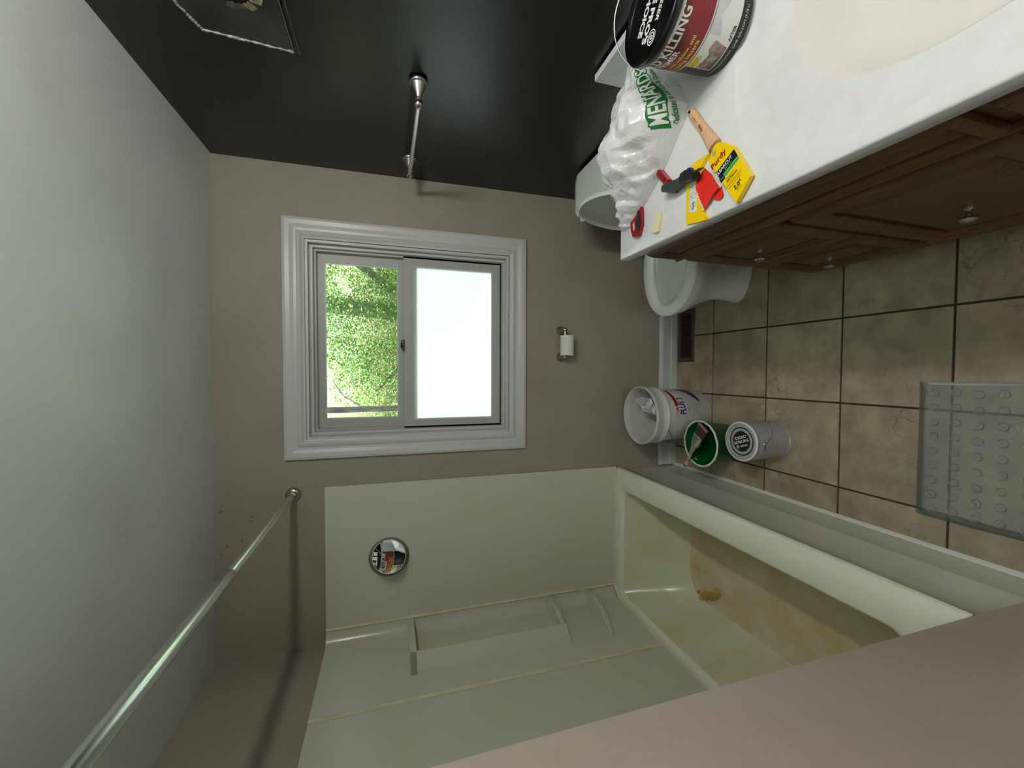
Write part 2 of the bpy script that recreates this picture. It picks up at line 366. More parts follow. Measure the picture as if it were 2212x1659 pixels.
def patch(fn, u0, u1, v0, v1, nu=16, nv=1, shape=None):
    b = B(); g = []
    for i in range(nu+1):
        row = []
        for j in range(nv+1):
            u, v = u0+(u1-u0)*i/nu, v0+(v1-v0)*j/nv
            if shape: u, v = shape(i/nu, j/nv)
            row.append(b.b.verts.new(fn(u, v)))
        g.append(row)
    for i in range(nu):
        for j in range(nv): b.b.faces.new((g[i][j], g[i+1][j], g[i+1][j+1], g[i][j+1]))
    return b
def ring_bm(fn, cx, cy, r0, r1, n=28, a0=0, a1=2*PI):
    b = B(); 
    for i in range(n):
        t0, t1 = a0+(a1-a0)*i/n, a0+(a1-a0)*(i+1)/n
        b.face([fn(cx+r0*math.cos(t0), cy+r0*math.sin(t0)), fn(cx+r1*math.cos(t0), cy+r1*math.sin(t0)), fn(cx+r1*math.cos(t1), cy+r1*math.sin(t1)), fn(cx+r0*math.cos(t1), cy+r0*math.sin(t1))])
    return b.b

# ------------------------------------------------------------------ room shell
STAINS = [(-.634, 2.421, .010), (-.612, 2.412, .007), (-.668, 2.293, .010), (-.690, 2.30, .006), (-.796, 2.396, .006), (-.777, 2.335, .0025), (-.661, 2.110, .0022), (-.676, 2.09, .0022), (-.66, 2.149, .002), (-.835, 2.419, .008)]
D, LX, RX, HT = 2.126, -1.334, .968, 2.44
Y0 = -1.25
TH = .12
fl = struct('floor', B().box(LX-.1, RX+.2, Y0-.1, D+.1, -.08, -.005), 'grout')
# floor tiles, set on the joints seen in the photograph
T, GX, GY = .3296, .2123, 1.8162
def tiles():
    g = .0036; cache = {}
    for i in range(-1, 10):
        for j in range(-3, 3):
            x0, x1 = GX+T*j, GX+T*(j+1); y0, y1 = GY-T*(i), GY-T*(i-1)
            x0, x1 = max(x0, -.575), min(x1, RX+.0); y0, y1 = max(y0, Y0), min(y1, D)
            if x1-x0 < .03 or y1-y0 < .03: continue
            w, d = round(x1-x0-2*g, 3), round(y1-y0-2*g, 3)
            if (w, d) not in cache:
                b = B().box(-w/2, w/2, -d/2, d/2, -.008, 0); b.bevel(.0012, 1); me = bpy.data.meshes.new('tile'); b.b.to_mesh(me); b.b.free(); me.materials.append(M['tile']); cache[(w, d)] = me
            o = bpy.data.objects.new('tile', cache[(w, d)]); C.objects.link(o); o.parent = fl; o.location = ((x0+x1)/2, (y0+y1)/2, 0)
tiles()
def zc(x, y): return 2.431 + (.957-x)*.0083 + (D-y)*.0079
cx0, cx1, cy0, cy1 = LX-.2, RX+.2, Y0-.2, D+.15
struct('ceiling', B().hexa([(cx0, cy0, zc(cx0, cy0)), (cx1, cy0, zc(cx1, cy0)), (cx1, cy1, zc(cx1, cy1)), (cx0, cy1, zc(cx0, cy1))] +
                           [(cx0, cy0, 2.7), (cx1, cy0, 2.7), (cx1, cy1, 2.7), (cx0, cy1, 2.7)]), 'ceiling')
# right wall, painted near-black; leans a few millimetres like the real one
b = B(); yb, yn = D+.1, Y0-.1
b.hexa([(RX+.006, yn, -.08), (RX+.16, yn, -.08), (RX+.16, yb, -.08), (RX+.004, yb, -.08), (.991, yn, 2.66), (1.13, yn, 2.66), (1.13, yb, 2.66), (.956, yb, 2.66)])
wr = struct('wall_right', b, 'black_paint')
struct('wall_left', B().box(LX-.12, LX, Y0-.1, D+.1, -.08, 2.6), 'taupe')
# back wall with the window opening
wx0, wx1, wz0, wz1 = -.320, .612, 1.070, 2.050
b = B()
b.box(LX-.1, wx0, D, D+TH, -.08, 2.6); b.box(wx1, RX+.1, D, D+TH, -.08, 2.6); b.box(wx0, wx1, D, D+TH, -.08, wz0); b.box(wx0, wx1, D, D+TH, wz1, 2.6)
struct('wall_back', b, 'taupe')
wb = bpy.data.objects['wall_back']
def blot(cx, cz, r, seed, m_='mold'):
    rr = random.Random(seed); b = B(); b.face([(cx+r*(1+.5*rr.uniform(-1, 1))*math.cos(2*PI*k/12), D-.0004, cz+r*(1+.5*rr.uniform(-1, 1))*math.sin(2*PI*k/12)) for k in range(12)])
    obj('stain', b, m_, wb, recalc=False)
M['mold'] = mat('mildew_stain', (146, 136, 120), .6, col2=(120, 112, 94), scale=60)
M['mold_dark'] = mat('mildew_spot', (88, 80, 66), .6)
for k, (x_, z_, r_) in enumerate(STAINS): blot(x_, z_, r_, k, 'mold' if r_ > .004 else 'mold_dark')
# closet block beside the camera: its long side is the taupe face at the near end of the tub
struct('wall_near', B().hexa([(LX-.05, Y0, -.08), (-.562, Y0, -.08), (-.562, .5915, -.08), (LX-.05, .5915, -.08), (LX-.05, Y0, 2.6), (-.562, Y0, 2.6), (-.562, .562, 2.6), (LX-.05, .562, 2.6)]), mat('taupe_wall_paint_lit', (176, 165, 156), .5, col2=(170, 158, 149), scale=3, bump=.2, bscale=240, spec=.3))  # same taupe paint, lightened: the brighter light on this face is in the colour
# door wall behind the camera, with its doorway and a stretch of hall
b = B(); b.box(LX, -.42, Y0-.1, Y0, -.08, 2.6); b.box(.42, RX+.1, Y0-.1, Y0, -.08, 2.6); b.box(-.42, .42, Y0-.1, Y0, 2.05, 2.6)
struct('wall_front', b, 'taupe')
b = B(); b.box(-.42, .42, Y0-1.2, Y0-.1, -.08, -.001); b.box(-.5, -.42, Y0-1.2, Y0-.1, -.08, 2.3); b.box(.42, .5, Y0-1.2, Y0-.1, -.08, 2.3)
b.box(-.5, .5, Y0-1.3, Y0-1.2, -.08, 2.3); b.box(-.5, .5, Y0-1.3, Y0-.1, 2.2, 2.3)
struct('wall_hall', b, 'taupe')
b = B()
for s in (-1, 1): b.box(min(s*.41, s*.5), max(s*.41, s*.5), Y0, Y0+.018, 0, 2.12)
b.box(-.5, .5, Y0, Y0+.018, 2.04, 2.12)
struct('trim_1', b, 'trim')

# baseboard on the back wall, profiled
def baseboard(name, pts0, pts1, nrm):
    prof = [(0, 0), (.018, 0), (.018, .012), (.016, .036), (.012, .042), (.012, .082), (.015, .086), (.015, .098), (.010, .108), (.004, .112), (0, .114)]
    r0 = [(pts0[0]+nrm[0]*d, pts0[1]+nrm[1]*d, z) for d, z in prof]; r1 = [(pts1[0]+nrm[0]*d, pts1[1]+nrm[1]*d, z) for d, z in prof]
    struct(name, B().loft([r0, r1]), 'trim')
baseboard('baseboard_back', (-.562, D), (RX, D), (0, -1))
baseboard('baseboard_right', (RX, D), (RX, 1.25), (-1, 0))

# ------------------------------------------------------------------ window
win = bpy.data.objects.new('window_1', None); C.objects.link(win); win.location = (.146, D, .97); win['kind'] = 'structure'; LOC[win.name] = Vector(win.location)
CX0, CX1, CZ0, CZ1 = -.4148, .7135, .972, 2.154
def frame_loft(prof, x0, x1, z0, z1, m, name, parent, part=None):
    """mitred picture frame: prof = (inset, y) with inset measured inward from the outer edge"""
    names = ['head', 'jamb', 'sill', 'jamb']
    def corner(i, ins): return [(x0+ins, z1-ins), (x1-ins, z1-ins), (x1-ins, z0+ins), (x0+ins, z0+ins)][i]
    for i in range(4):
        j = (i+1) % 4
        r0 = [(corner(i, a)[0], y, corner(i, a)[1]) for a, y in prof]; r1 = [(corner(j, a)[0], y, corner(j, a)[1]) for a, y in prof]
        e = .0004
        obj(part or name, B().loft([r0, r1]), m, parent, smooth=False)
casp = [(0, D), (0, D-.018), (.012, D-.021), (.030, D-.019), (.046, D-.014), (.058, D-.013), (.062, D-.017), (.074, D-.019), (.084, D-.012), (.092, D-.010), (.092, D)]
frame_loft(casp, CX0, CX1, CZ0, CZ1, 'trim', 'casing', win, 'casing')
# jamb extension then vinyl frame steps
frame_loft([(0, D-.008), (0, D+.05), (.012, D+.05), (.012, D-.008)], wx0-.004, wx1+.006, wz0-.002, wz1+.01, 'trim', 'jamb_liner', win, 'jamb_liner')
fx0, fx1, fz0, fz1 = -.312, .610, 1.074, 2.050
frame_loft([(0, D+.02), (0, D+.10), (.032, D+.10), (.032, D+.034), (.024, D+.034), (.020, D+.02)], fx0, fx1, fz0, fz1, 'vinyl', 'frame', win, 'frame')
frame_loft([(0, D+.018), (0, D+.03), (.008, D+.03), (.008, D+.018)], fx0+.010, fx1-.010, fz0+.010, fz1-.010, 'trim', 'stop_bead', win, 'stop_bead')
def sash(x0, x1, z0, z1, y0, y1, wt, ws, wb, glass, gname):
    """sash of two stiles and two rails around a pane"""
    p = obj('sash', B().box(x0, x1, y0, y1, z1-wt, z1).bevel(.002, 1), 'vinyl', win, smooth=False)
    for bb in (B().box(x0, x1, y0, y1, z0, z0+wb), B().box(x0, x0+ws, y0, y1, z0+wb, z1-wt), B().box(x1-ws, x1, y0, y1, z0+wb, z1-wt)):
        obj('sash_rail', bb.bevel(.002, 1), 'vinyl', p, smooth=False)
    g = .006
    for bb in (B().box(x0+ws, x1-ws, y0+.003, y1-.003, z1-wt-g, z1-wt), B().box(x0+ws, x1-ws, y0+.003, y1-.003, z0+wb, z0+wb+g),
               B().box(x0+ws, x0+ws+g, y0+.003, y1-.003, z0+wb+g, z1-wt-g), B().box(x1-ws-g, x1-ws, y0+.003, y1-.003, z0+wb+g, z1-wt-g)):
        obj('glazing_bead', bb, 'trim', p, smooth=False)
    ym = (y0+y1)/2
    obj('pane', B().box(x0+ws, x1-ws, ym-.002, ym+.002, z0+wb, z1-wt), glass, p, smooth=False, label=gname)
    return p
sash(fx0+.030, fx1-.030, 1.604, fz1-.030, D+.064, D+.078, .034, .046, .034, 'glass', 'clear glass pane, trees beyond')
sash(fx0+.020, fx1-.024, fz0+.026, 1.612, D+.034, D+.062, .046, .044, .046, 'frosted', 'frosted white glass pane')
# latch on the meeting rail
b = B(); b.box(.105, .165, D+.020, D+.05, 1.610, 1.617); b.cyl((.135, D+.034, 1.617), (.135, D+.034, 1.628), .012, n=16); b.box(.112, .16, D+.028, D+.036, 1.62, 1.626)
obj('latch', b, 'dark_rubber', win, label='dark sash latch')

# ------------------------------------------------------------------ outside
struct('ground', B().box(-30, 30, D+TH+.01, 40, -3.2, -3.0), 'grass')
struct('sun_block_eave', B().box(-3, 3, D+TH, D+TH+.47, 2.50, 2.62), 'siding')  # unseen overhang, added to block the sun from the clear upper pane
def leafy(name, label, c, n, trunk, limbs, seed, size=(.04, .068), tr=.13):
    rnd = random.Random(seed); base = Vector((trunk[0][0], trunk[0][1], -3.0))
    t = thing(name, label, 'tree', base, 'trees beyond the window')
    obj('trunk', B().tube(trunk, [tr*1.3]+[tr]*(len(trunk)-2)+[tr*.6], 12), 'bark', t)
    for L_ in limbs: obj('branch', B().tube(L_[0], L_[1], 8), 'bark', t)
    vs, fs = [], []
    for (ccx, ccy, ccz, r) in c:
        for k in range(int(n*r*r)):
            d = Vector((rnd.gauss(0, 1), rnd.gauss(0, 1), rnd.gauss(0, 1))).normalized()*(r*(.62+.42*rnd.random()**.7))
            p = Vector((ccx, ccy, ccz))+Vector((d.x, d.y, d.z*.8))
            if p.y < D+1.6: continue
            ax = Vector((rnd.gauss(0, 1), rnd.gauss(0, 1), rnd.gauss(0, .6))).normalized(); sd = ax.cross(Vector((rnd.gauss(0, .5), rnd.gauss(0, .5), 1))).normalized()
            Lh = rnd.uniform(*size); wd = Lh*.26; nn = ax.cross(sd)*wd*.35; i = len(vs)
            vs += [p, p+ax*Lh*.5+sd*wd+nn, p+ax*Lh, p+ax*Lh*.5-sd*wd+nn, p+ax*Lh*.5]
            fs += [(i, i+1, i+4), (i+1, i+2, i+4), (i, i+4, i+3), (i+4, i+2, i+3)]
    me = bpy.data.meshes.new('foliage'); me.from_pydata([tuple(v-base) for v in vs], [], fs); me.materials.append(M['leaf'])
    o = bpy.data.objects.new('foliage', me); C.objects.link(o); o.parent = t; o['kind'] = 'stuff'
rt_ = random.Random(3)
leafy('leafy_tree', 'large sunlit leafy tree filling most of the view beyond the clear upper pane',
      [(x, y, z, r) for x, y, z, r in [(.3, 6.2, 1.5, 1.15), (1.25, 6.6, 2.2, 1.2), (1.6, 6.2, 1.2, 1.1), (.75, 5.8, 2.9, .9), (-.15, 6.9, 1.6, .8), (.1, 6.6, .4, 1.2), (2.3, 7, 2.4, 1.3), (.95, 7.6, 1.9, 1.4), (-.2, 7.3, 2.25, .5)]],
      4300, [(.9, 6.9, -3), (.95, 6.9, -1), (.9, 6.9, 1), (1.05, 6.85, 2.8), (1.15, 6.8, 3.6)],
      [([(1.0, 6.9, 1.0), (1.25, 6.3, 1.7), (1.35, 5.55, 2.05), (1.4, 5.2, 2.2)], [.07, .06, .05, .03]), ([(.9, 6.9, .6), (.3, 6.6, 1.3), (-.3, 6.5, 1.9)], [.06, .04, .02])], 11)
leafy('leafy_tree', 'slimmer grey-barked tree whose bare trunk shows at the left of the window',
      [(-.95, 5.6, 1.5, .5), (-1.3, 6.2, 2.6, .7), (-1.15, 5.9, 1.95, .55), (-.6, 7.4, .9, .9), (-1.9, 6.4, 1.4, .9)],
      3600, [(-.50, 5.0, -3), (-.47, 5.0, -1), (-.45, 5.0, .6), (-.43, 5.0, 1.7), (-.44, 5.0, 2.5), (-.5, 5.0, 3.6)],
      [([(-.44, 5.0, 2.0), (-.3, 5.4, 2.25), (-.15, 5.8, 2.4)], [.03, .02, .01])], 12, tr=.035)


# ------------------------------------------------------------------ bathtub
def rrect(x0, x1, y0, y1, r, z, n=8):
    P = []
    for cx, cy, a in ((x1-r, y1-r, 0), (x0+r, y1-r, 90), (x0+r, y0+r, 180), (x1-r, y0+r, 270)):
        for k in range(n+1):
            t = math.radians(a+90*k/n); P.append((cx+r*math.cos(t), cy+r*math.sin(t), z))
    return P
TX, TZ, TY0, TY1 = -.562, .404, .589, D-.004
tub = thing('bathtub', 'off-white alcove bathtub with yellow-brown stains inside', 'bathtub', (-.95, 1.36, 0))
# apron and outside
b = B(); prof = [(0, TZ-.020), (-.006, TZ-.044), (-.012, TZ-.052), (-.014, .30), (-.014, .150), (-.009, .142), (-.009, .134), (-.010, .02), (-.004, .012), (-.004, 0), (-.05, 0), (-.05, TZ-.06)]
b.loft([[(TX+d, y, z) for d, z in prof] for y in (TY0, TY1)])
obj('apron', b, 'tub_outside', tub)
obj('caulk_line', B().loft([[(TX-.006, y, 0), (TX+.010, y, .0), (TX+.008, y, .006), (TX-.002, y, .014)] for y in (TY0, TY1)]), 'white_caulk', tub)
# rim and bowl in one shell
ix0, ix1, iy0, iy1 = -1.296, -.682, .70, 2.062
rings = [rrect(LX+.004, TX+.002, TY0, TY1, .004, TZ-.022), rrect(LX+.004, TX+.001, TY0, TY1, .006, TZ-.008), rrect(LX+.006, TX-.006, TY0+.002, TY1, .010, TZ),
         rrect(ix0-.010, ix1+.012, iy0-.012, iy1+.012, .045, TZ), rrect(ix0, ix1+.002, iy0, iy1+.002, .05, TZ-.006), rrect(ix0+.004, ix1-.004, iy0+.005, iy1-.006, .055, TZ-.02)]
rim = obj('rim', B().loft(rings, False, False), 'tub_rim', tub, ang=60)
R2 = [rings[-1]]
for z, ax, bx, ay, by, r in ((.33, .014, .006, .02, .035, .065), (.2, .030, .012, .05, .10, .085), (.11, .052, .022, .08, .15, .10), (.075, .075, .040, .10, .185, .115)):
    R2.append(rrect(ix0+ax, ix1-bx, iy0+ay, iy1-by, r, z))
obj('basin', B().loft(R2, False, False), 'tub', tub, ang=60)
R3 = [R2[-1], rrect(ix0+.098, ix1-.062, iy0+.12, iy1-.215, .10, .056), rrect(ix0+.13, ix1-.09, iy0+.15, iy1-.245, .08, .052)]
obj('basin_floor', B().loft(R3, False, True), 'tub_floor', tub, ang=60)
# rust blotch at the foot of the sloping end wall
rs = B()
for (cx, cy, r, k) in ((-1.185, 1.825, .018, 1), (-1.165, 1.80, .022, 2), (-1.15, 1.765, .020, 3), (-1.135, 1.735, .015, 4), (-1.11, 1.72, .018, 5), (-1.175, 1.845, .012, 6)):
    rr = random.Random(k); P = [(cx+r*(1+.45*rr.uniform(-1, 1))*math.cos(2*PI*i/14), cy+r*(1+.45*rr.uniform(-1, 1))*math.sin(2*PI*i/14)) for i in range(14)]
    rs.face([(x-.015, y-.045, .0765+max(0, y-1.84)*.3+max(0, -1.17-x)*.5) for x, y in P])
obj('rust_blotch', rs, 'rust', tub, recalc=False)

# ------------------------------------------------------------------ shower surround
ST = 1.985
sur = thing('shower_surround', 'pale grey-green plastic shower surround with corner shelves and yellowed caulk', 'shower surround', (-.95, D-.01, TZ))
obj('panel', B().box(-1.262, -.556, D-.005, D-.0005, TZ+.004, ST).bevel(.0015, 1), 'surround', sur)
obj('panel', B().box(LX+.0005, LX+.005, .60, 1.672, TZ+.004, ST).bevel(.0015, 1), 'surround', sur)
# corner unit: an L with a coved inside corner
def cove(off, xe, ye, r=.055, n=8):
    P = [(xe, D-off)]
    for k in range(n+1):
        t = PI/2 + (PI/2)*k/n; P.append((LX+off+r+r*math.cos(t), D-off-r+r*math.sin(t)))
    P.append((LX+off, ye)); return P
inner = cove(.008, -1.250, 1.650); outer = [(LX+.001, 1.650), (LX+.001, D-.001), (-1.250, D-.001)]
obj('corner_panel', B().prism(inner+outer, TZ+.006, ST), 'surround', sur, ang=50)
def bead(p0, p1, r, m='caulk', seed=1, n=24):
    rr = random.Random(seed); P = []; R = []
    for i in range(n+1):
        t = i/n; P.append(Vector(p0).lerp(Vector(p1), t)); R.append(r*rr.uniform(.8, 1.2))
    obj('caulk_bead', B().tube(P, R, 6), m, sur)
bead((-1.256, D-.008, TZ+.008), (-1.256, D-.008, ST), .007, seed=1)
bead((LX+.007, 1.661, TZ+.008), (LX+.007, 1.661, ST), .007, seed=2)
bead((-.556, D-.004, TZ+.004), (-1.27, D-.006, TZ+.004), .005, seed=3)
bead((LX+.008, 2.07, TZ+.004), (LX+.008, .60, TZ+.004), .006, seed=4)
bead((-1.262, D-.012, TZ+.004), (LX+.012, 2.06, TZ+.004), .007, seed=5, n=6)
bead((-.556, D-.003, TZ), (-.556, D-.003, ST), .0022, 'taupe', 6)
# raised shelf tower in the corner: side block, top cap, tray, lower shelf
def soft(poly, z0, z1, w=.004): return B().prism(poly, z0, z1).bevel(w, 2, 25)
obj('shelf_block', soft([(LX+.006, 1.795), (LX+.020, 1.800), (-1.268, 1.862), (-1.270, 1.872), (-1.285, 1.880), (LX+.006, 1.905)], .835, 1.600), 'surround', sur)
obj('shelf_cap', soft([(LX+.006, 1.795), (LX+.020, 1.800), (-1.268, 1.862), (-1.262, 1.90), (-1.262, D-.006), (LX+.006, D-.006)], 1.572, 1.602), 'surround', sur)
arc = [(-1.262+.040*math.sin(PI*k/10), D-.008-(D-.008-1.795)*k/10+.0) for k in range(11)]
arc = [(x-(k/10)**2.2*.066, y) for k, (x, y) in enumerate(arc)]
tray = [(LX+.006, D-.006)]+arc+[(LX+.006, 1.795)]
obj('shelf', soft(tray, .838, .852, .003), 'surround', sur)
obj('shelf', soft(tray, .598, .612, .003), 'surround', sur)
def lip(z):
    b = B(); P = [(x, y, z) for x, y in arc]; b.tube(P, .006, 6); obj('shelf_lip', b, 'surround', sur)
lip(.856); lip(.616)
for zz in (.853, .613):   # ribbed bottom of each shelf
    b = B()
    for k in range(9):
        y = 1.86+.024*k; b.box(LX+.02, LX+.02+.06*math.sin(PI*(k+1.5)/11), y, y+.006, zz-.001, zz+.003)
    obj('shelf_ribs', b, 'surround', sur)
b = B()
for k in range(8): b.box(LX+.012, LX+.024, .8+.0*k, .8, 0, 0) if False else None
b.b.free()

# round shower mirror on its suction ring, turned toward the vanity
mc = Vector((-.905, D-.062, 1.690)); tocam = (Vector((0, 0, CAMZ))-mc).normalized(); tocan = (Vector((.79, .80, 1.035))-mc).normalized(); mn = (tocam+tocan).normalized()
mir = thing('shower_mirror', 'small round shower mirror stuck to the pale surround, reflecting the paint pail', 'mirror', (-.930, D-.006, 1.69))
obj('suction_ring', B().lathe([(.088, 0), (.098, .001), (.099, .003), (.092, .005), (.060, .008), (.030, .014), (.022, .036)], (-.930, D-.006, 1.69), (0, -1, 0), 48), 'clear_ring', mir)
prof = []; RC = 6.5
for i in range(9): r = .078*i/8+.0001; prof.append((r, r*r/(2*RC)))
obj('mirror_disc', B().lathe(prof, mc, mn, 48, False, False), 'mirror', mir, ang=80)
obj('mirror_back', B().lathe([(.006, -.030), (.05, -.014), (.080, -.004), (.0815, .0015), (.0785, .0018), (.0785, -.001), (.06, -.006), (.001, -.008)], mc, mn, 48, True, True), 'surround', mir)

# shower rod
rod = thing('shower_rod', 'satin steel shower curtain rod running from the back wall past the camera', 'curtain rod', (-.581, D, 2.121))
obj('rod', B().cyl((-.581, D-.01, 2.121), (-.581, 1.30, 2.121), .0145, n=32), 'rod', rod)
obj('outer_rod', B().lathe([(.0165, 0), (.0175, .004), (.0175, .74), (.0165, .742)], (-.581, .589, 2.121), (0, 1, 0), 32), 'rod', rod)
obj('flange', B().lathe([(.034, 0), (.034, .006), (.030, .012), (.020, .016), (.0185, .03), (.0165, .03)], (-.581, D-.0005, 2.121), (0, -1, 0), 32), 'nickel', rod)
obj('flange', B().lathe([(.034, 0), (.034, .006), (.030, .012), (.020, .016), (.017, .03), (.0145, .03)], (-.581, .5885, 2.121), (0, 1, 0), 32), 'nickel', rod)

# ------------------------------------------------------------------ right wall: towel bar, fixture patch
tb = thing('towel_bar', 'brushed nickel towel bar on the near-black wall above the plastic bag', 'towel bar', (RX, 1.68, 1.583))
def post_bm(y, z, xw):
    return B().lathe([(.031, 0), (.031, .006), (.029, .009), (.026, .010), (.024, .014), (.0145, .036), (.010, .048), (.009, .052), (.0125, .055), (.0125, .058), (.008, .061), (.008, .064)], (xw, y, z), (-1, 0, 0), 36)
for y, z in ((1.421, 1.583), (1.930, 1.590)):
    p = obj('post', post_bm(y, z, RX-.003), 'nickel', tb)
    obj('ball', B().sphere((RX-.075, y, z), .0155, 24), 'nickel', p)
obj('bar', B().cyl((RX-.075, 1.425, 1.583), (RX-.075, 1.926, 1.590), .0085, n=24), 'rod', tb)
# bare drywall where a light fixture was taken down
pa = thing('fixture_patch', 'unpainted grey patch with torn edges and a hole high on the near-black wall', 'wall patch', (RX, 1.2, 2.07))
def wx(z): return RX - .006*(z/2.44) - .0002
PX = .9635
P4 = [(1.376, 2.178), (1.393, 1.950), (.96, 1.950), (.96, 2.222), (1.296, 2.222)]
P4 = [(.94, 1.950), (1.392, 1.950), (1.375, 2.178), (1.30, 2.208), (.94, 2.222)]
def wall_prism(poly, x0, x1):
    return B().loft([[(x0, y, z) for y, z in poly], [(x1, y, z) for y, z in poly]])
obj('bare_patch', wall_prism(P4, .9665, .9605), 'bare_wall', pa)
rr = random.Random(5)
def ragged(p, q, r, n=40):
    P, R = [], []
    for i in range(n+1):
        t = i/n; P.append((.9603, p[0]+(q[0]-p[0])*t+rr.uniform(-.0012, .0012), p[1]+(q[1]-p[1])*t+rr.uniform(-.0012, .0012))); R.append(r*rr.uniform(.5, 1.3))
    return B().tube(P, R, 6)
for p, q, r in ((P4[1], P4[2], .0042), (P4[2], P4[3], .0046), (P4[3], P4[4], .0040), (P4[0], P4[1], .0009)):
    obj('paint_edge', ragged(p, q, r), 'torn_white', pa, ang=20)
obj('paint_edge', ragged((.94, 1.938), (1.398, 1.936), .0006), 'torn_white', pa, ang=20)
ob = B().lathe([(.046, 0), (.044, .0008)], (.9606, 1.212, 2.055), (-1, 0, 0), 20); obj('hole', ob, 'dark', pa)
b = B()
for k in range(16):
    a = 2*PI*k/16+rr.uniform(-.2, .2); r0, r1 = .038, .052+rr.uniform(-.004, .016); w = .2
    c = Vector((.960, 1.212, 2.055)); f = lambda a, r, x=0: (c.x-x, c.y+r*math.cos(a), c.z+r*math.sin(a))
    b.face([f(a-w, r0), f(a-w*.8, r1), f(a+w*.8, r1*.96, .003), f(a+w, r0, .006)])
obj('torn_paper', b, 'torn', pa, recalc=False)

# vanity light above the mirror-less wall (out of frame, it lights the room)
vl = thing('vanity_light', 'three-globe nickel vanity light on the near-black wall above the sink', 'light fixture', (.97, .08, 2.12))
obj('backplate', B().box(.955, .975, -.34, .50, 2.09, 2.15).bevel(.004, 2), 'nickel', vl)
for vy in (.38, .08, -.22):
    obj('socket', B().cyl((.955, vy, 2.12), (.905, vy, 2.12), .02), 'nickel', vl)
    g = obj('globe', B().sphere((.85, vy, 2.12), .055, 20), 'globe', vl); g.visible_shadow = False

# ------------------------------------------------------------------ toilet roll holder
th = thing('toilet_paper_holder', 'brushed nickel toilet paper holder on the taupe wall under the window', 'paper holder', (.16, D, .765))
HZ = .762
for x in (.232, .083):
    p = obj('post', B().lathe([(.026, 0), (.026, .004), (.024, .007), (.021, .009), (.015, .022), (.0085, .036), (.0075, .04), (.010, .043), (.010, .046), (.007, .049)], (x, D-.0005, HZ), (0, -1, 0), 32), 'nickel', th)
    obj('ball', B().sphere((x, D-.058, HZ-.002), .0125, 20), 'nickel', p)
obj('bar', B().cyl((.083, D-.058, HZ-.002), (.232, D-.058, HZ-.002), .0085), 'nickel', th)
rl = thing('toilet_paper_roll', 'nearly used-up white toilet paper roll on the nickel holder', 'toilet paper', (.148, D-.058, HZ-.045))
pr = []
RR, RI = .0375, .0205
rc = Vector((.0905, D-.058, HZ-.014))
obj('paper', B().lathe([(RI, 0), (RR, 0), (RR, .110), (RI, .110)], rc, (1, 0, 0), 40, False, False), 'paper', rl)
obj('core', B().lathe([(RI-.0008, .001), (RI, .001), (RI, .109), (RI-.0008, .109)], rc, (1, 0, 0), 40, False, False), 'card', rl)

# ------------------------------------------------------------------ floor register
rg = thing('floor_register', 'dark bronze floor register beside the baseboard under the toilet bowl', 'floor vent', (.21, 2.03, 0))
vx0, vx1, vy0, vy1 = .062, .372, 1.956, 2.098
b = B(); o_ = rrect(vx0, vx1, vy0, vy1, .008, 0, 3); b_ = rrect(vx0+.004, vx1-.004, vy0+.004, vy1-.004, .006, .005, 3); c_ = rrect(vx0+.026, vx1-.026, vy0+.024, vy1-.024, .002, .005, 3); d_ = rrect(vx0+.027, vx1-.027, vy0+.025, vy1-.025, .002, .0005, 3)
b.loft([o_, b_, c_, d_], False, False); obj('frame', b, 'bronze', rg)
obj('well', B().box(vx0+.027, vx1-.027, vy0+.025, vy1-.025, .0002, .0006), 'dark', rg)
slat_me = None
for k in range(26):
    x = vx0+.031+k*.0097
    if slat_me is None:
        o = obj('slat', B().hexa([(x, vy0+.025, .001), (x+.0016, vy0+.025, .001), (x+.0016, vy1-.025, .001), (x, vy1-.025, .001), (x+.002, vy0+.025, .0055), (x+.0036, vy0+.025, .0055), (x+.0036, vy1-.025, .0055), (x+.002, vy1-.025, .0055)]), 'bronze', rg, smooth=False); slat_me = o; x_first = x
    else:
        c = slat_me.copy(); C.objects.link(c); c.parent = rg; c.location.x += x-x_first

# ------------------------------------------------------------------ toilet
tl = thing('toilet', 'white toilet with its lid raised, behind the far end of the vanity', 'toilet', (.62, 1.66, 0))
TYC = 1.655
def egg(xf, xb, hw, z, n=40, yc=TYC, blunt=.0):
    """egg: pointed-ish front at xf, rounder back at xb"""
    P = []; xm = xf+(xb-xf)*.52
    for k in range(n):
        t = 2*PI*k/n; c, s_ = math.cos(t), math.sin(t)
        a = (xm-xf) if c < 0 else (xb-xm)
        P.append((xm+a*math.copysign(abs(c)**(.92), c), yc+hw*math.copysign(abs(s_)**.95, s_), z))
    return P
b = B()
b.loft([egg(.352, .90, .098, 0, yc=1.662), egg(.350, .90, .100, .02, yc=1.662), egg(.358, .90, .095, .06, yc=1.662), egg(.362, .90, .096, .13, yc=1.66), egg(.352, .90, .106, .19, yc=1.66), egg(.334, .88, .124, .24), egg(.310, .84, .150, .30), egg(.286, .80, .176, .345), egg(.276, .78, .186, .375), egg(.276, .77, .187, .392), egg(.280, .765, .182, .398),
        egg(.325, .70, .130, .398), egg(.335, .69, .122, .385), egg(.345, .68, .118, .33), egg(.38, .66, .095, .26), egg(.43, .62, .06, .21), egg(.46, .58, .035, .19)], True, True)
obj('bowl', b, 'porcelain', tl, ang=70)
obj('water', B().loft([egg(.395, .645, .085, .243), egg(.396, .644, .084, .2435)]), mat('toilet_water', (200, 206, 198), .03, trans=.0), tl)
b = B(); z0, z1 = .401, .422
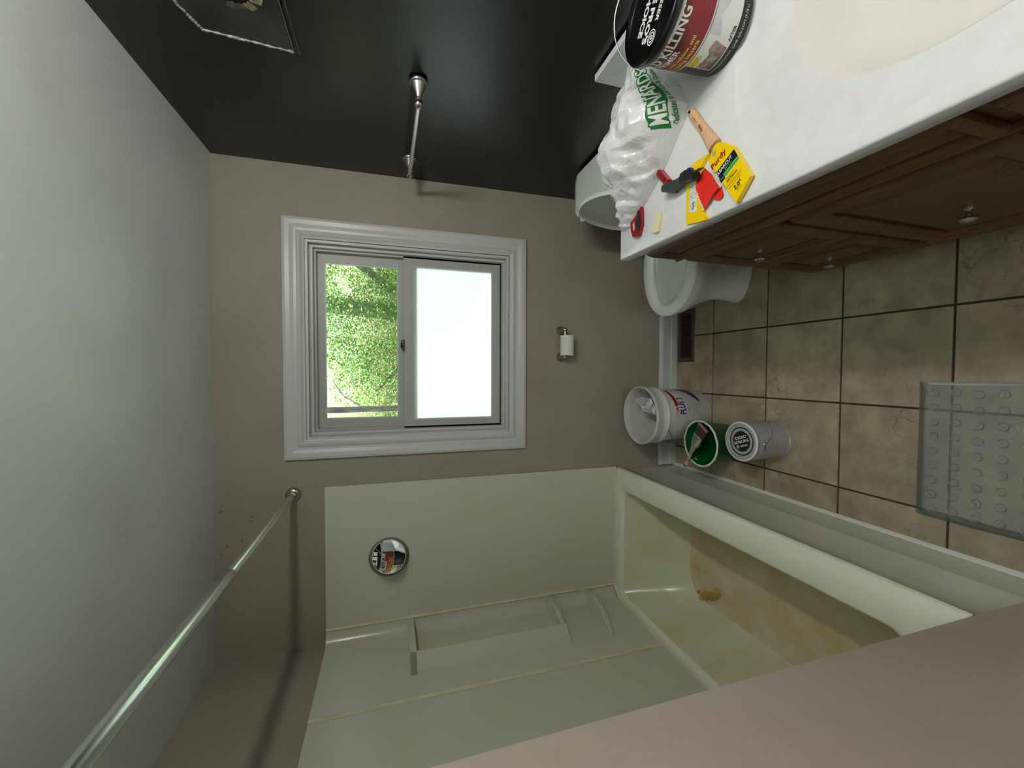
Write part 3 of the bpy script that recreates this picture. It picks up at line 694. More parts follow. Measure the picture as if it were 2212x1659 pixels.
b.loft([egg(.322, .715, .122, z0), egg(.272, .765, .192, z0), egg(.266, .77, .197, z0+.006), egg(.268, .768, .195, z1-.006), egg(.276, .76, .188, z1), egg(.312, .72, .140, z1+.001), egg(.320, .712, .126, z1-.004), egg(.322, .715, .122, z0)], False, False)
obj('seat', b, 'lid_plastic', tl, ang=70)
obj('hinge_block', B().box(.735, .775, 1.575, 1.735, .40, .435).bevel(.006), 'lid_plastic', tl)
# raised lid: egg outline standing up, shallow dish toward the camera
hx, lean = .716, .085
def lidring(sc, off, n=44):
    P = []
    for (x, y, z) in egg(.0, .43, .195*sc, 0, n=n, yc=TYC-.005):
        h = .215+(x-.215)*sc; h = .43-h
        P.append((hx+off+lean*h, y, .436+h))
    return P
lidp = obj('lid', B().loft([lidring(.9, -.002), lidring(.935, -.004), lidring(.95, -.014), lidring(.985, -.016), lidring(1.0, -.010), lidring(1.0, 0), lidring(.97, .008), lidring(.6, .012)], False, True), 'lid_plastic', tl, ang=60)
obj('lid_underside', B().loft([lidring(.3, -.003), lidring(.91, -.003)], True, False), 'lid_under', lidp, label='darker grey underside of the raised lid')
for h, dy in ((.36, .150), (.36, -.150)):
    obj('bumper', B().box(hx-.022+lean*h, hx+lean*h, TYC+dy-.008, TYC+dy+.008, .43+h-.008, .43+h+.008).bevel(.003), 'lid_plastic', lidp)
# tank, no lid needed above: smooth rounded lid
b = B(); tx0, tx1, ty0, ty1 = .765, .955, 1.445, 1.855
b.loft([rrect(tx0+.02, tx1, ty0+.02, ty1-.02, .035, .40), rrect(tx0+.004, tx1, ty0+.004, ty1-.004, .04, .56), rrect(tx0, tx1, ty0, ty1, .04, .762)])
obj('tank', b, 'porcelain', tl, ang=60)
b = B(); b.loft([rrect(tx0-.012, tx1+.004, ty0-.010, ty1+.010, .045, .762), rrect(tx0-.014, tx1+.004, ty0-.012, ty1+.012, .047, .770), rrect(tx0-.014, tx1+.004, ty0-.012, ty1+.012, .047, .795), rrect(tx0-.006, tx1, ty0-.006, ty1+.006, .042, .806), rrect(tx0+.02, tx1-.02, ty0+.02, ty1-.02, .03, .809)])
obj('tank_lid', b, 'porcelain', tl, ang=60)
b = B(); b.tube([(.762, 1.50, .70), (.740, 1.50, .70), (.735, 1.53, .698), (.735, 1.57, .692)], .007, 10); obj('flush_lever', b, 'chrome', tl)

# ------------------------------------------------------------------ vanity
VH, FX = .936, .388      # counter height, face-frame plane
VN, VF = -.36, 1.176     # near and far ends of the cabinet
va = thing('vanity_cabinet', 'dark walnut vanity cabinet with framed drawers and doors under the white countertop', 'cabinet', (.66, .42, 0))
b = B(); b.box(FX+.012, RX-.022, VN, VF, .095, .780); b.box(FX+.012, FX+.03, VN, VF, .78, .893); b.box(RX-.04, RX-.022, VN, VF, .78, .893); b.box(FX+.03, RX-.04, VF-.018, VF, .78, .893); b.box(FX+.03, RX-.04, VN, VN+.018, .78, .893)
b.box(FX, FX+.012, VN, VF, .13, .893)
obj('body', b, 'wood', va, smooth=False)
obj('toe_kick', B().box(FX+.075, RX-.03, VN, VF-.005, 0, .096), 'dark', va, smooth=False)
obj('bottom_rail', B().box(FX-.006, FX+.012, VN, VF, .125, .178).bevel(.003), 'wood', va, smooth=False)
def front(name, y0, y1, z0, z1, fw_=.05, knob=None, m='wood'):
    """five-piece front: beaded frame, stepped recess, raised centre panel"""
    x = FX
    def R(i, xx): return [(xx, y0+i, z0+i), (xx, y1-i, z0+i), (xx, y1-i, z1-i), (xx, y0+i, z1-i)]
    b = B().loft([R(0, x), R(0, x-.005), R(.003, x-.012), R(.012, x-.0200), R(.016, x-.0205), R(fw_-.014, x-.0205), R(fw_-.010, x-.016), R(fw_-.004, x-.0135), R(fw_, x-.010), R(fw_+.002, x-.003)], True, True)
    d = obj(name, b, m, va, smooth=False)
    i0 = fw_+.005
    if (y1-y0) > 2*i0+.06 and (z1-z0) > 2*i0+.03:
        obj('centre_panel', B().loft([R(i0, x-.0035), R(i0+.003, x-.006), R(i0+.024, x-.013), R(i0+.027, x-.015)], True, True), m, d, smooth=False)
    if knob:
        ky, kz = knob; kx = x-.015
        obj('knob', B().lathe([(.009, 0), (.009, .002), (.0055, .005), (.005, .014), (.008, .018), (.0145, .022), (.0155, .026), (.0135, .030), (.006, .0325)], (kx, ky, kz), (-1, 0, 0), 24), 'nickel', d, label='round satin nickel knob')
    return d
front('false_front', .395, 1.150, .752, .886, .030)
front('false_front', -.34, .372, .752, .886, .030)
front('drawer', .805, 1.150, .466, .742, .050, (.992, .592))
front('drawer', .805, 1.150, .186, .456, .050, (.992, .304))
front('door', .395, .786, .186, .738, .055, (.600, .425))
front('door', -.015, .372, .186, .738, .055, (.17, .425))
front('door', -.34, -.030, .186, .738, .055, (-.2, .425))
obj('bead_moulding', B().loft([[(FX-.001, y, .742), (FX-.012, y, .744), (FX-.015, y, .748), (FX-.012, y, .752), (FX-.001, y, .753)] for y in (VN, VF)]), 'wood', va)
# end panel facing the toilet: framed too
x0, x1 = FX+.012, RX-.03
def RE(i, yy): return [(x0+i, yy, .13+i), (x1-i, yy, .13+i), (x1-i, yy, .88-i), (x0+i, yy, .88-i)]
obj('end_panel', B().loft([RE(0, VF), RE(0, VF+.010), RE(.055, VF+.010), RE(.062, VF+.004), RE(.09, VF+.010)], True, True), 'wood', va, smooth=False)

# countertop with its integral oval basin
ct = thing('countertop', 'white cultured marble countertop with integral basin, resting on the walnut cabinet', 'countertop', (.66, .42, .897))
CN, CF = -.38, 1.224; cxn, cxf = .362, .376
SX, SY = .685, .352
def cfx(y): return cxf+(cxf-.366)/(1.224-.31)*(y-CF)
def selip(ax, ay, z, e=2.6, n=96, cx=SX, cy=SY):
    P = []
    for k in range(n):
        t = 2*PI*k/n; c, s_ = math.cos(t), math.sin(t)
        P.append((cx+ax*math.copysign(abs(c)**(2/e), c), cy+ay*math.copysign(abs(s_)**(2/e), s_), z))
    return P
def outer(z, ins, n=96):
    """counter outline sampled along the same angles so it can be joined to the basin ring"""
    P = []
    for (x, y, _) in selip(.30, .40, z):
        dx, dy = x-SX, y-SY; ts = []
        if dy > 1e-9: ts.append((CF-ins-SY)/dy)
        if dy < -1e-9: ts.append((CN+ins-SY)/dy)
        if dx > 1e-9: ts.append((RX-.006-SX)/dx)
        if dx < -1e-9: ts.append((cfx(SY)+ins-SX)/dx)
        t = min(ts); px, py = SX+dx*t, SY+dy*t
        if dx < 0 and abs(px-(cfx(SY)+ins)) < 1e-6: px = cfx(py)+ins
        P.append((px, py, z))
    # snap nearest samples to the true corners
    for cx_, cy_ in ((cfx(CF-ins)+ins, CF-ins), (cfx(CN+ins)+ins, CN+ins), (RX-.006, CF-ins), (RX-.006, CN+ins)):
        i = min(range(len(P)), key=lambda k: (P[k][0]-cx_)**2+(P[k][1]-cy_)**2); P[i] = (cx_, cy_, z)
    return P
ZT = VH; ZB = .897
b = B().loft([outer(ZB, .003), outer(ZB+.003, 0), outer(ZT-.005, 0), outer(ZT-.0015, .0015), outer(ZT, .005),
              selip(.292, .402, ZT, 3.2), selip(.288, .398, ZT-.0015, 3.2), selip(.280, .388, ZT-.008, 3.2), selip(.255, .345, ZT-.0085, 2.8), selip(.235, .282, ZT-.0060, 2.4), selip(.222, .264, ZT-.006, 2.3)], False, False)
obj('slab', b, 'counter', ct, ang=50)
b = B().loft([selip(.222, .264, ZT-.006, 2.3), selip(.214, .255, ZT-.014, 2.3), selip(.204, .242, ZT-.035, 2.3), selip(.185, .22, ZT-.075, 2.2), selip(.14, .165, ZT-.115, 2.1), selip(.07, .08, ZT-.130, 2), selip(.024, .024, ZT-.133, 2)], False, True)
obj('basin', b, 'basin', ct, ang=70)
obj('drain', B().lathe([(.028, 0), (.028, .003), (.022, .004), (.020, .001), (.018, .001), (.017, .005), (.001, .007)], (SX, SY, ZT-.132), (0, 0, 1), 28), 'chrome', ct)
obj('backsplash', B().box(RX-.024, RX-.003, CN, CF-.001, VH, VH+.100).bevel(.004, 3), 'counter', ct)

# ------------------------------------------------------------------ bath mat with suction cups
bm_ = thing('bath_mat', 'clear vinyl bath mat with rows of round bumps lying on the tile floor', 'bath mat', (-.24, .55, .0))
mx0, mx1, my0, my1 = -.462, -.027, .20, .905
ol = rrect(mx0, mx1, my0, my1, .012, .003, 4)
def wav(P, z): return [(x, y, z+.003+.003*math.sin(x*23+y*9)*math.sin(y*17)) for x, y, _ in P]
b = B(); nx, ny = 18, 28; top = []; 
for i in range(nx+1):
    row = []
    for j in range(ny+1):
        x = mx0+(mx1-mx0)*i/nx; y = my0+(my1-my0)*j/ny
        e_ = min(x-mx0, mx1-x, my1-y, .03)/.03
        row.append(b.b.verts.new((x, y, .006+.0025*math.sin(x*23+y*9)*math.sin(y*17)+(1-e_)*.002)))
    top.append(row)
for i in range(nx):
    for j in range(ny): b.b.faces.new((top[i][j], top[i+1][j], top[i+1][j+1], top[i][j+1]))
ms = obj('sheet', b, 'clear_vinyl', bm_, ang=80)
md = ms.modifiers.new('thickness', 'SOLIDIFY'); md.thickness = .0018; md.offset = 0
bump0 = None
for i in range(9):
    for j in range(13):
        x = mx1-.034-.0465*i+(.002 if j % 2 else -.002); y = my1-.038-.052*j
        if y < my0+.02: continue
        if bump0 is None:
            bump0 = obj('bump', B().lathe([(.0125, .0), (.0120, .0035), (.0098, .0070), (.0068, .0085), (.0048, .0060), (.0008, .0052)], (x, y, .0065), (0, 0, 1), 18, False, True), 'clear_bump', bm_, ang=80); bx0, by0 = x, y
        else:
            c = bump0.copy(); C.objects.link(c); c.parent = bm_; c.location = (x-bx0, y-by0, 0)

# ------------------------------------------------------------------ joint compound bucket
def cylfn(cx, cy, rf, a0, z0, off=.0006, sgn=1):
    def f(u, v):
        z = z0+v; r = rf(z)+off; a = math.radians(a0)+sgn*u/r
        return (cx+r*math.cos(a), cy+r*math.sin(a), z)
    return f
bkx, bky, bkz = -.235, 1.942, .0
bk = thing('joint_compound_bucket', 'big white plastic bucket with blue and red print by the baseboard', 'bucket', (bkx, bky, 0))
rbk = lambda z: .133+.015*z/.37
b = B().lathe([(.128, .002), (.132, .006), (rbk(.28), .28), (rbk(.285)+.008, .283), (rbk(.29)+.010, .292), (rbk(.30)+.003, .300), (rbk(.33), .33), (rbk(.335)+.008, .333), (rbk(.35)+.009, .352), (.158, .355), (.160, .366), (.157, .371), (.152, .371), (.149, .365), (.146, .30), (.131, .012), (.02, .010)], (bkx, bky, 0), (0, 0, 1), 56, True, True)
obj('shell', b, 'pail_plastic', bk, ang=50)
obj('compound_residue', B().lathe([(.1315, .030), (.12, .036), (.08, .040), (.01, .038)], (bkx, bky, 0), (0, 0, 1), 40, False, True), 'compound', bk)
f = cylfn(bkx, bky, rbk, -65, .2)
out = texts([dict(s='PLUS 3', size=.053, fn=(lambda g_: lambda x, y: g_(x*.64, y))(cylfn(bkx, bky, rbk, -64, .194)), bold=.0016, step=.012)])
obj('lettering', out, 'blue_print', bk, recalc=False)
out = texts([dict(s='USG', size=.018, fn=cylfn(bkx, bky, rbk, -82, .231), bold=.0004, step=.01)]); obj('lettering', out, 'grey_print', bk, recalc=False)
b = patch(cylfn(bkx, bky, rbk, -66, .231), 0, 1, 0, 1, 24, 1, shape=lambda s, t: (s*.12, (t-.5)*.020+s*s*.018))
f = cylfn(bkx, bky, rbk, -72, .231)
for q in ([(-.012, -.011), (-.004, -.003), (-.004, .009), (-.012, .003)], [(-.004, -.003), (.008, -.009), (.008, .003), (-.004, .009)]): b.face([f(*p) for p in q])
obj('red_swoosh', b, 'red_print', bk, recalc=False)
b = patch(cylfn(bkx, bky, rbk, -40, .085), 0, 1, 0, 1, 20, 1, shape=lambda s, t: (-.035+s*.16, (t-.5)*(.010+.085*s)+s*.075-.012))
obj('blue_swoosh', b, 'blue_print', bk, recalc=False)
small = []
for k, w in enumerate(('Lightweight all purpose', 'joint compound', 'ready mixed  low dust', 'tapes  tops  textures', 'sands easily', 'Net 4.5 gal')):
    small.append(dict(s=w, size=.0125, fn=cylfn(bkx, bky, rbk, -56, .160-.017*k), step=.02))
obj('fine_print', texts(small), 'grey_print', bk, recalc=False)
obj('label_patch', patch(cylfn(bkx, bky, rbk, -105, .13, .001), -.045, .04, -.09, .06, 10, 6, shape=lambda s, t: (-.045+.085*s, (-.03+.12*t)*(1 if s > .25 else .6))), 'pail_plastic', bk, recalc=False)
P = [(bkx+.162*math.cos(math.radians(a)), bky+.162*math.sin(math.radians(a)), .30-.17*math.sin(math.radians((a+200)*.93))) for a in range(-196, -12, 8)]
P = [(bkx+(.158 if abs(k-11) < 10 else .16)*math.cos(math.radians(a)), bky+.158*math.sin(math.radians(a)), .298-.150*math.sin(PI*k/22)) for k, a in enumerate([-196+8*i for i in range(23)])]
P = [(bkx+.157*math.cos(math.radians(a)), bky+.157*math.sin(math.radians(a)), .292-.13*math.sin(PI*k/22)) for k, a in enumerate([-290+8*i for i in range(23)])]
obj('bail', B().tube(P, .0022, 6), 'nickel', bk, label='thin wire handle')
# crumpled scrap inside
b = B().sphere((bkx+.060, bky+.045, .26), .050, 30, (1.0, .9, 1.6))
for v in b.b.verts:
    q = v.co*26; v.co += Vector((abs(noise.noise(q))-.3, abs(noise.noise(q+Vector((3, 1, 7))))-.3, abs(noise.noise(q+Vector((8, 5, 2))))-.3))*.085
obj('plastic_scrap', b, 'bag', label='crumpled clear plastic scrap stuffed inside the white bucket', cat='scrap')

# ------------------------------------------------------------------ green pail and used brush
gx, gy = -.357, 1.690
gp = thing('green_pail', 'small green plastic pail with a paint-crusted rim, a brush across it', 'pail', (gx, gy, 0))
rg_ = lambda z: .088+.023*z/.19
obj('shell', B().lathe([(.084, .0), (.088, .003), (rg_(.17), .17), (rg_(.172)+.004, .173), (.1130, .182), (.1085, .184), (.1075, .18), (.1055, .165), (.0855, .012), (.02, .008)], (gx, gy, 0), (0, 0, 1), 48), 'green_plastic', gp, ang=50)
b = B().lathe([(.1085, .1838), (.1135, .1815), (.1165, .184), (.1165, .1885), (.1130, .1905), (.1085, .189)], (gx, gy, 0), (0, 0, 1), 72, False, False)
for v in b.b.verts: v.co += Vector(noise.noise_vector(v.co*80))*.0022
obj('rim', b, 'green_rim', gp, ang=70, label='pale paint-crusted rim')
for (a, z, s) in ((200, .150, .011), (150, .165, .008), (265, .170, .012), (235, .172, .010)):
    a = math.radians(a); r = rg_(z)-.0045; c = Vector((gx+r*math.cos(a), gy+r*math.sin(a), z)); t = Vector((-math.sin(a), math.cos(a), 0)); rr = random.Random(s*1000)
    b = B(); b.face([c+t*(s*(1+.5*rr.uniform(-1, 1))*math.cos(2*PI*k/10))+Vector((0, 0, s*(1+.5*rr.uniform(-1, 1))*math.sin(2*PI*k/10))) for k in range(10)])
    obj('paint_blob', b, 'white_gloss', gp, recalc=False)
def along(p, q):
    p, q = Vector(p), Vector(q); d = (q-p); L_ = d.length; d.normalize(); s_ = d.cross(Vector((0, 0, 1))).normalized(); n_ = s_.cross(d)
    return p, d, s_, n_, L_
ub = thing('paint_brush', 'used paint brush with maroon bristles laid across the green pail', 'paint brush', (-.37, 1.72, .19))
p0, d, s_, n_, L_ = along((-.497, 1.786, .199), (-.250, 1.640, .206))
def sect(t, w, h, k=16, e=3.0, lift=0):
    P = []
    for i in range(k):
        a = 2*PI*i/k; c, s2 = math.cos(a), math.sin(a)
        P.append(p0+d*t+s_*(w*math.copysign(abs(c)**(2/e), c))+n_*(h*math.copysign(abs(s2)**(2/e), s2)+lift))
    return P
obj('handle', B().loft([sect(.0, .004, .003, e=2), sect(.004, .009, .005, e=2), sect(.02, .010, .006, e=2), sect(.06, .0085, .007, e=2), sect(.10, .010, .008, e=2), sect(.13, .013, .009), sect(.150, .020, .010), sect(.160, .027, .010)]), 'old_beech', ub)
obj('hang_hole', B().lathe([(.0035, -.008), (.0035, .008)], p0+d*.014, n_, 12), 'dark', ub)
obj('ferrule', B().loft([sect(.152, .025, .0095), sect(.158, .031, .0105), sect(.196, .033, .0105), sect(.200, .0335, .0115), sect(.203, .033, .0105), sect(.208, .0335, .0115), sect(.212, .033, .010)]), 'steel', ub)
b = B().loft([sect(.211, .031, .009), sect(.235, .034, .0085), sect(.262, .036, .007), sect(.268, .036, .004)])
obj('bristles', b, 'bristle', ub)
obj('bristle_tips', B().loft([sect(.258, .0365, .0072), sect(.266, .0365, .0065), sect(.2695, .036, .004)]), mat('dried_paint_bristle', (150, 120, 116), .8, bump=1, bscale=400), ub)

# ------------------------------------------------------------------ metal can on the floor
kx, ky = -.305, 1.440
mc_ = thing('metal_paint_can', 'silver metal gallon paint can with round black lid label on the tile floor', 'paint can', (kx, ky, 0))
RK = .0835
obj('body', B().lathe([(RK-.004, .002), (RK+.001, .0), (RK+.0025, .004), (RK, .008), (RK, .178), (RK+.003, .182), (RK+.0035, .187), (RK+.001, .190), (RK-.004, .190), (RK-.006, .184)], (kx, ky, 0), (0, 0, 1), 56, True, True), 'metal_can', mc_)
lidm = obj('lid', B().lathe([(RK-.005, .1855), (RK-.007, .1875), (RK-.012, .1875), (RK-.014, .184), (.064, .184), (.063, .1855), (.058, .1855), (.057, .184), (.052, .184), (.051, .1850), (.048, .1850), (.001, .1850)], (kx, ky, 0), (0, 0, 1), 56, True, False), 'metal_can', mc_)
cf = cylfn(kx, ky, lambda z: RK, -70, 0)
obj('label', patch(cf, -.24, .24, .010, .176, 80, 1), 'label_silver', mc_, recalc=False)
lidc = Vector((kx, ky, .1852))
ua = Vector((-.0335, -.0125, 0)).normalized()   # reading direction on this lid (upside down to the viewer)
va_ = Vector((.010, -.035, 0)).normalized()
ua = Vector((-.97, .23, 0)).normalized(); va_ = Vector((-ua.y, ua.x, 0))
def lidfn(c, u_, v_, lift=.0006, ox=0, oy=0): return lambda x, y: c+u_*(x+ox)+v_*(y+oy)+Vector((0, 0, lift))
def rotlid(deg): a = math.radians(deg); u_ = Vector((math.cos(a), math.sin(a), 0)); return u_, Vector((-u_.y, u_.x, 0))
ua, va_ = rotlid(110)
bl = B(); P = [lidc+Vector((.046*math.cos(2*PI*k/40), .046*math.sin(2*PI*k/40), .0006)) for k in range(40)]; bl.face(P)
obj('lid_label', bl, 'black_print', mc_, recalc=False)
lt = texts([dict(s="THE PRO'S", size=.0172, fn=lidfn(lidc, ua, va_, .0011, 0, .0), bold=.0007, step=0), dict(s='CHOICE', size=.0172, fn=lidfn(lidc, ua, va_, .0011, 0, -.018), bold=.0007, step=0),
            dict(s='ZINSSER', size=.0110, fn=lidfn(lidc, ua, va_, .0011, -.008, .020), bold=.0003, step=0)])
for r0, r1 in ((.0075, .0088), (.0045, .0058), (0.0001, .0025)): merge(lt, ring_bm(lidfn(lidc, ua, va_, .0011), .026, .020, r0, r1))
obj('lid_lettering', lt, 'white_gloss', mc_, recalc=False)
sm = []
cz = cylfn(kx, ky, lambda z: RK, -118, 0, .0010)
for k in range(7): sm.append(dict(s=('Kills and blocks', 'mold and mildew', 'stain removal sealer', 'for interior use', 'shake well before', 'soap water clean up', 'see back panel')[k], size=.0075, fn=cylfn(kx, ky, lambda z: RK, -112, .125-.0105*k, .0010), step=.02))
obj('fine_print', texts(sm), 'grey_print', mc_, recalc=False)
obj('fine_print', texts([dict(s='PRIMER', size=.012, fn=cylfn(kx, ky, lambda z: RK, -100, .142, .0010), bold=.0004, step=.02), dict(s='WARNING', size=.008, fn=cylfn(kx, ky, lambda z: RK, -84, .10, .001), step=.02)]), 'red_print', mc_, recalc=False)
obj('photo_print', patch(cylfn(kx, ky, lambda z: RK, -152, .0, .0010), -.03, .03, .030, .085, 12, 1), mat('photo_print', (80, 74, 60), .4, col2=(214, 158, 60), scale=26), mc_, recalc=False)
ea = math.radians(-90); ec = Vector((kx+RK*math.cos(ea), ky+RK*math.sin(ea), .152))
obj('handle_ear', B().lathe([(.0095, 0), (.009, .004), (.006, .0065), (.001, .007)], ec, (math.cos(ea), math.sin(ea), 0), 20, True, False), 'steel', mc_)
ea2 = math.radians(90); ec2 = Vector((kx+RK*math.cos(ea2), ky+RK*math.sin(ea2), .152))
obj('handle_ear', B().lathe([(.0095, 0), (.009, .004), (.006, .0065), (.001, .007)], ec2, (math.cos(ea2), math.sin(ea2), 0), 20, True, False), 'steel', mc_)
P = [ec+Vector((0, -.006, 0))]+[Vector((kx+(RK+.006)*math.cos(math.radians(a)), ky+(RK+.006)*math.sin(math.radians(a)), .150-.085*math.sin(PI*(a+90)/180)**.8 if 0 < a+90 < 180 else .150)) for a in range(-84, 90, 8)]+[ec2+Vector((0, .006, 0))]
obj('bail', B().tube(P, .0016, 6), 'steel', mc_, label='thin wire handle hanging against the can')
b = B().lathe([(RK-.001, .1895), (RK+.0035, .1890), (RK+.0045, .186), (RK+.001, .1915), (RK-.0035, .1915)], (kx, ky, 0), (0, 0, 1), 64, False, False)
for v in b.b.verts: v.co += Vector(noise.noise_vector(v.co*90))*.0012
obj('paint_drips', b, 'white_gloss', mc_, ang=60)

# ------------------------------------------------------------------ primer pail on the counter
px_, py_ = .788, .789
pp = thing('primer_pail', 'white and dark red primer pail with a black lid on the white countertop', 'paint pail', (px_, py_, VH))
rp_ = lambda z: .0845+.0095*(z-VH)/.185
def h(z): return VH+z
obj('body', B().lathe([(.082, .001), (.0845, .004), (rp_(h(.180)), .180), (.094, .184)], (px_, py_, VH), (0, 0, 1), 64), 'pail_plastic', pp)
obj('lid', B().lathe([(rp_(h(.178))+.001, .178), (.0995, .178), (.1015, .182), (.1015, .191), (.0995, .196), (.0965, .1975), (.0935, .1965), (.092, .190), (.0905, .1885), (.0885, .1885), (.0875, .1895), (.083, .1895), (.082, .1885), (.001, .1885)], (px_, py_, VH), (0, 0, 1), 72, True, True), 'black_gloss', pp, ang=50)
L0 = -177
def pf(a0, z0, off=.0010): return cylfn(px_, py_, rp_, a0, VH+z0, off)
f0 = pf(L0, 0, .0004)
# front panel spans -222..-120 deg around; bands from top to bottom
R_ = .0885
def arcpatch(a0, a1, z0, z1, off=.0005, nu=40, shape=None):
    fn = pf(0, 0, off)
    return patch(fn, math.radians(a0)*R_, math.radians(a1)*R_, z0, z1, nu, 1, shape)
obj('label', patch(lambda a, z: (px_+(rp_(VH+z)+.0003)*math.cos(a), py_+(rp_(VH+z)+.0003)*math.sin(a), VH+z), 0, 2*PI, .004, .178, 72, 1), 'white_gloss', pp, recalc=False)
def ang(a0, a1, z0f, z1f, off, n=48):
    """strip between two heights that may vary with angle"""
    b = B(); prev = None
    for i in range(n+1):
        a = math.radians(a0+(a1-a0)*i/n); t = i/n; q = []
        for zf in (z0f, z1f):
            z = zf(t) if callable(zf) else zf; r = rp_(VH+z)+off; q.append(b.b.verts.new((px_+r*math.cos(a), py_+r*math.sin(a), VH+z)))
        if prev: b.b.faces.new((prev[0], q[0], q[1], prev[1]))
        prev = q
    return b
# red panel shading into black near the top: printed gradient on the label
m, n, l, bs = new('red_black_print'); tc = n.new('ShaderNodeTexCoord'); sp = n.new('ShaderNodeSeparateXYZ'); l.new(tc.outputs['Object'], sp.inputs[0])
nz = n.new('ShaderNodeTexNoise'); nz.inputs['Scale'].default_value = 9; nz.inputs['Detail'].default_value = 1; l.new(tc.outputs['Object'], nz.inputs[0])
ad = n.new('ShaderNodeMath'); ad.operation = 'MULTIPLY_ADD'; ad.inputs[1].default_value = .10; l.new(nz.outputs[0], ad.inputs[0]); l.new(sp.outputs[2], ad.inputs[2])
rp = n.new('ShaderNodeMapRange'); rp.inputs[1].default_value = .180; rp.inputs[2].default_value = .222; l.new(ad.outputs[0], rp.inputs[0])
mx = n.new('ShaderNodeMix'); mx.data_type = 'RGBA'; mx.inputs[6].default_value = lin((134, 30, 40)); mx.inputs[7].default_value = lin((24, 14, 15)); l.new(rp.outputs[0], mx.inputs[0]); l.new(mx.outputs[2], bs.inputs['Base Color']); bs.inputs['Roughness'].default_value = .28
obj('red_band', ang(-242, -62, lambda t: .094+.0*t, .168, .0006), m, pp, recalc=False)
obj('grey_line', ang(-242, -62, .0915, .0945, .0008), 'grey_print', pp, recalc=False)
obj('white_line', ang(-242, -62, .0945, .0965, .0009), 'white_gloss', pp, recalc=False)
obj('side_panel', ang(-242, -188, .026, .0915, .0006), 'black_print', pp, recalc=False)
obj('black_band', ang(-272, 88, .003, .027, .0006, 90), 'black_print', pp, recalc=False)
for k in range(5):
    fn = pf(-204, .050+.009*k, .0012); bq = B(); bq.face([fn(-.008, -.003), fn(.008, .001), fn(.008, .0035), fn(-.008, -.0005)]); obj('printed_slash', bq, 'grey_print', pp, recalc=False)
# before / after picture: pale room, stained wall
obj('photo_grey', ang(-140, -100, lambda t: .060+.034*(1-abs(2*t-1)**.6)*.6, .0915, .0006), mat('photo_pale_grey', (196, 196, 200), .4, col2=(214, 214, 216), scale=20), pp, recalc=False)
def poly_on(pts, m_, off, name, fan=True):
    b = B(); P = []
    c = (sum(p[0] for p in pts)/len(pts), sum(p[1] for p in pts)/len(pts))
    den = []
    for i in range(len(pts)):
        a, b2 = pts[i], pts[(i+1) % len(pts)]
        for k in range(6): den.append((a[0]+(b2[0]-a[0])*k/6, a[1]+(b2[1]-a[1])*k/6))
    def W(p, o=0): a = math.radians(p[0]); r = rp_(VH+p[1])+off+o; return (px_+r*math.cos(a), py_+r*math.sin(a), VH+p[1])
    nR = 4; rings = [[b.b.verts.new(W((c[0]+(p[0]-c[0])*k/nR, c[1]+(p[1]-c[1])*k/nR))) for p in den] for k in range(1, nR+1)]; cv = b.b.verts.new(W(c)); N = len(den)
    for i in range(N):
        j = (i+1) % N; b.b.faces.new((cv, rings[0][i], rings[0][j]))
        for k in range(nR-1): b.b.faces.new((rings[k][i], rings[k+1][i], rings[k+1][j], rings[k][j]))
    return obj(name, b, m_, pp, recalc=False)
poly_on([(-186, .030), (-150, .030), (-145, .066), (-157, .070), (-162, .060), (-176, .064), (-186, .074)], mat('stained_wall_print', (176, 160, 152), .5, col2=(110, 84, 72), scale=60, lo=.4, hi=.65), .0009, 'stain_print')
poly_on([(-186, .070), (-181, .064), (-163, .091), (-186, .091)], 'yellow_print', .0012, 'yellow_corner')
items = [dict(s='MOLD KILLING', size=.0315, fn=(lambda g_: lambda x, y: g_(x*.86, y))(pf(-177.5, .160)), bold=.0008, step=.008, spacing=1.02), dict(s='PRIMER', size=.0195, fn=pf(-187, .1385), bold=.0005, step=.008)]
obj('lettering', texts(items), 'white_gloss', pp, recalc=False)
obj('lettering', texts([dict(s='Kills mold, mildew, and', size=.0125, fn=pf(-182, .1205), bold=.0002, step=.008), dict(s='odor-causing bacteria', size=.0125, fn=pf(-184, .1075), bold=.0002, step=.008)]), 'yellow_print', pp, recalc=False)
obj('lettering', texts([dict(s='AFTER', size=.0095, fn=pf(-134, .0335), bold=.0002, step=.008), dict(s='BEFORE', size=.0095, fn=pf(-173, .0335, .0016), bold=.0002, step=.008), dict(s='ZINSSER', size=.0120, fn=pf(-190, .1745, .0008), bold=.0005, step=.008), dict(s='Kills mold', size=.0062, fn=pf(-177, .0835, .0016), step=.008), dict(s='Prevents growth', size=.0056, fn=pf(-178, .0770, .0016), step=.008)]), 'black_print', pp, recalc=False)
obj('lettering', texts([dict(s='ONE GALLON (3.78 L)', size=.0078, fn=pf(-124, .0150), step=.008), dict(s='For interior & exterior surfaces', size=.0062, fn=pf(-178, .018), step=.008)]), 'white_gloss', pp, recalc=False)
rb_ = bmesh.new(); rf_ = pf(-167, .1745, .0009)
for r0, r1 in ((.0085, .0105), (.005, .007), (0.0001, .003)): merge(rb_, ring_bm(rf_, 0, 0, r0, r1))
obj('ring_emblem', rb_, 'red_print', pp, recalc=False)
lc = Vector((px_, py_, VH+.1889))
ua = Vector((-.82, .57, 0)).normalized(); va_ = Vector((-ua.y, ua.x, 0))
lt = texts([dict(s="THE PRO'S", size=.0245, fn=lidfn(lc, ua, va_, .0005, 0, -.002), bold=.0011, step=0), dict(s='CHOICE', size=.0245, fn=lidfn(lc, ua, va_, .0005, 0, -.029), bold=.0011, step=0), dict(s='ZINSSER', size=.0180, fn=lidfn(lc, ua, va_, .0005, -.016, .028), bold=.0004, italic=.2, step=0)])
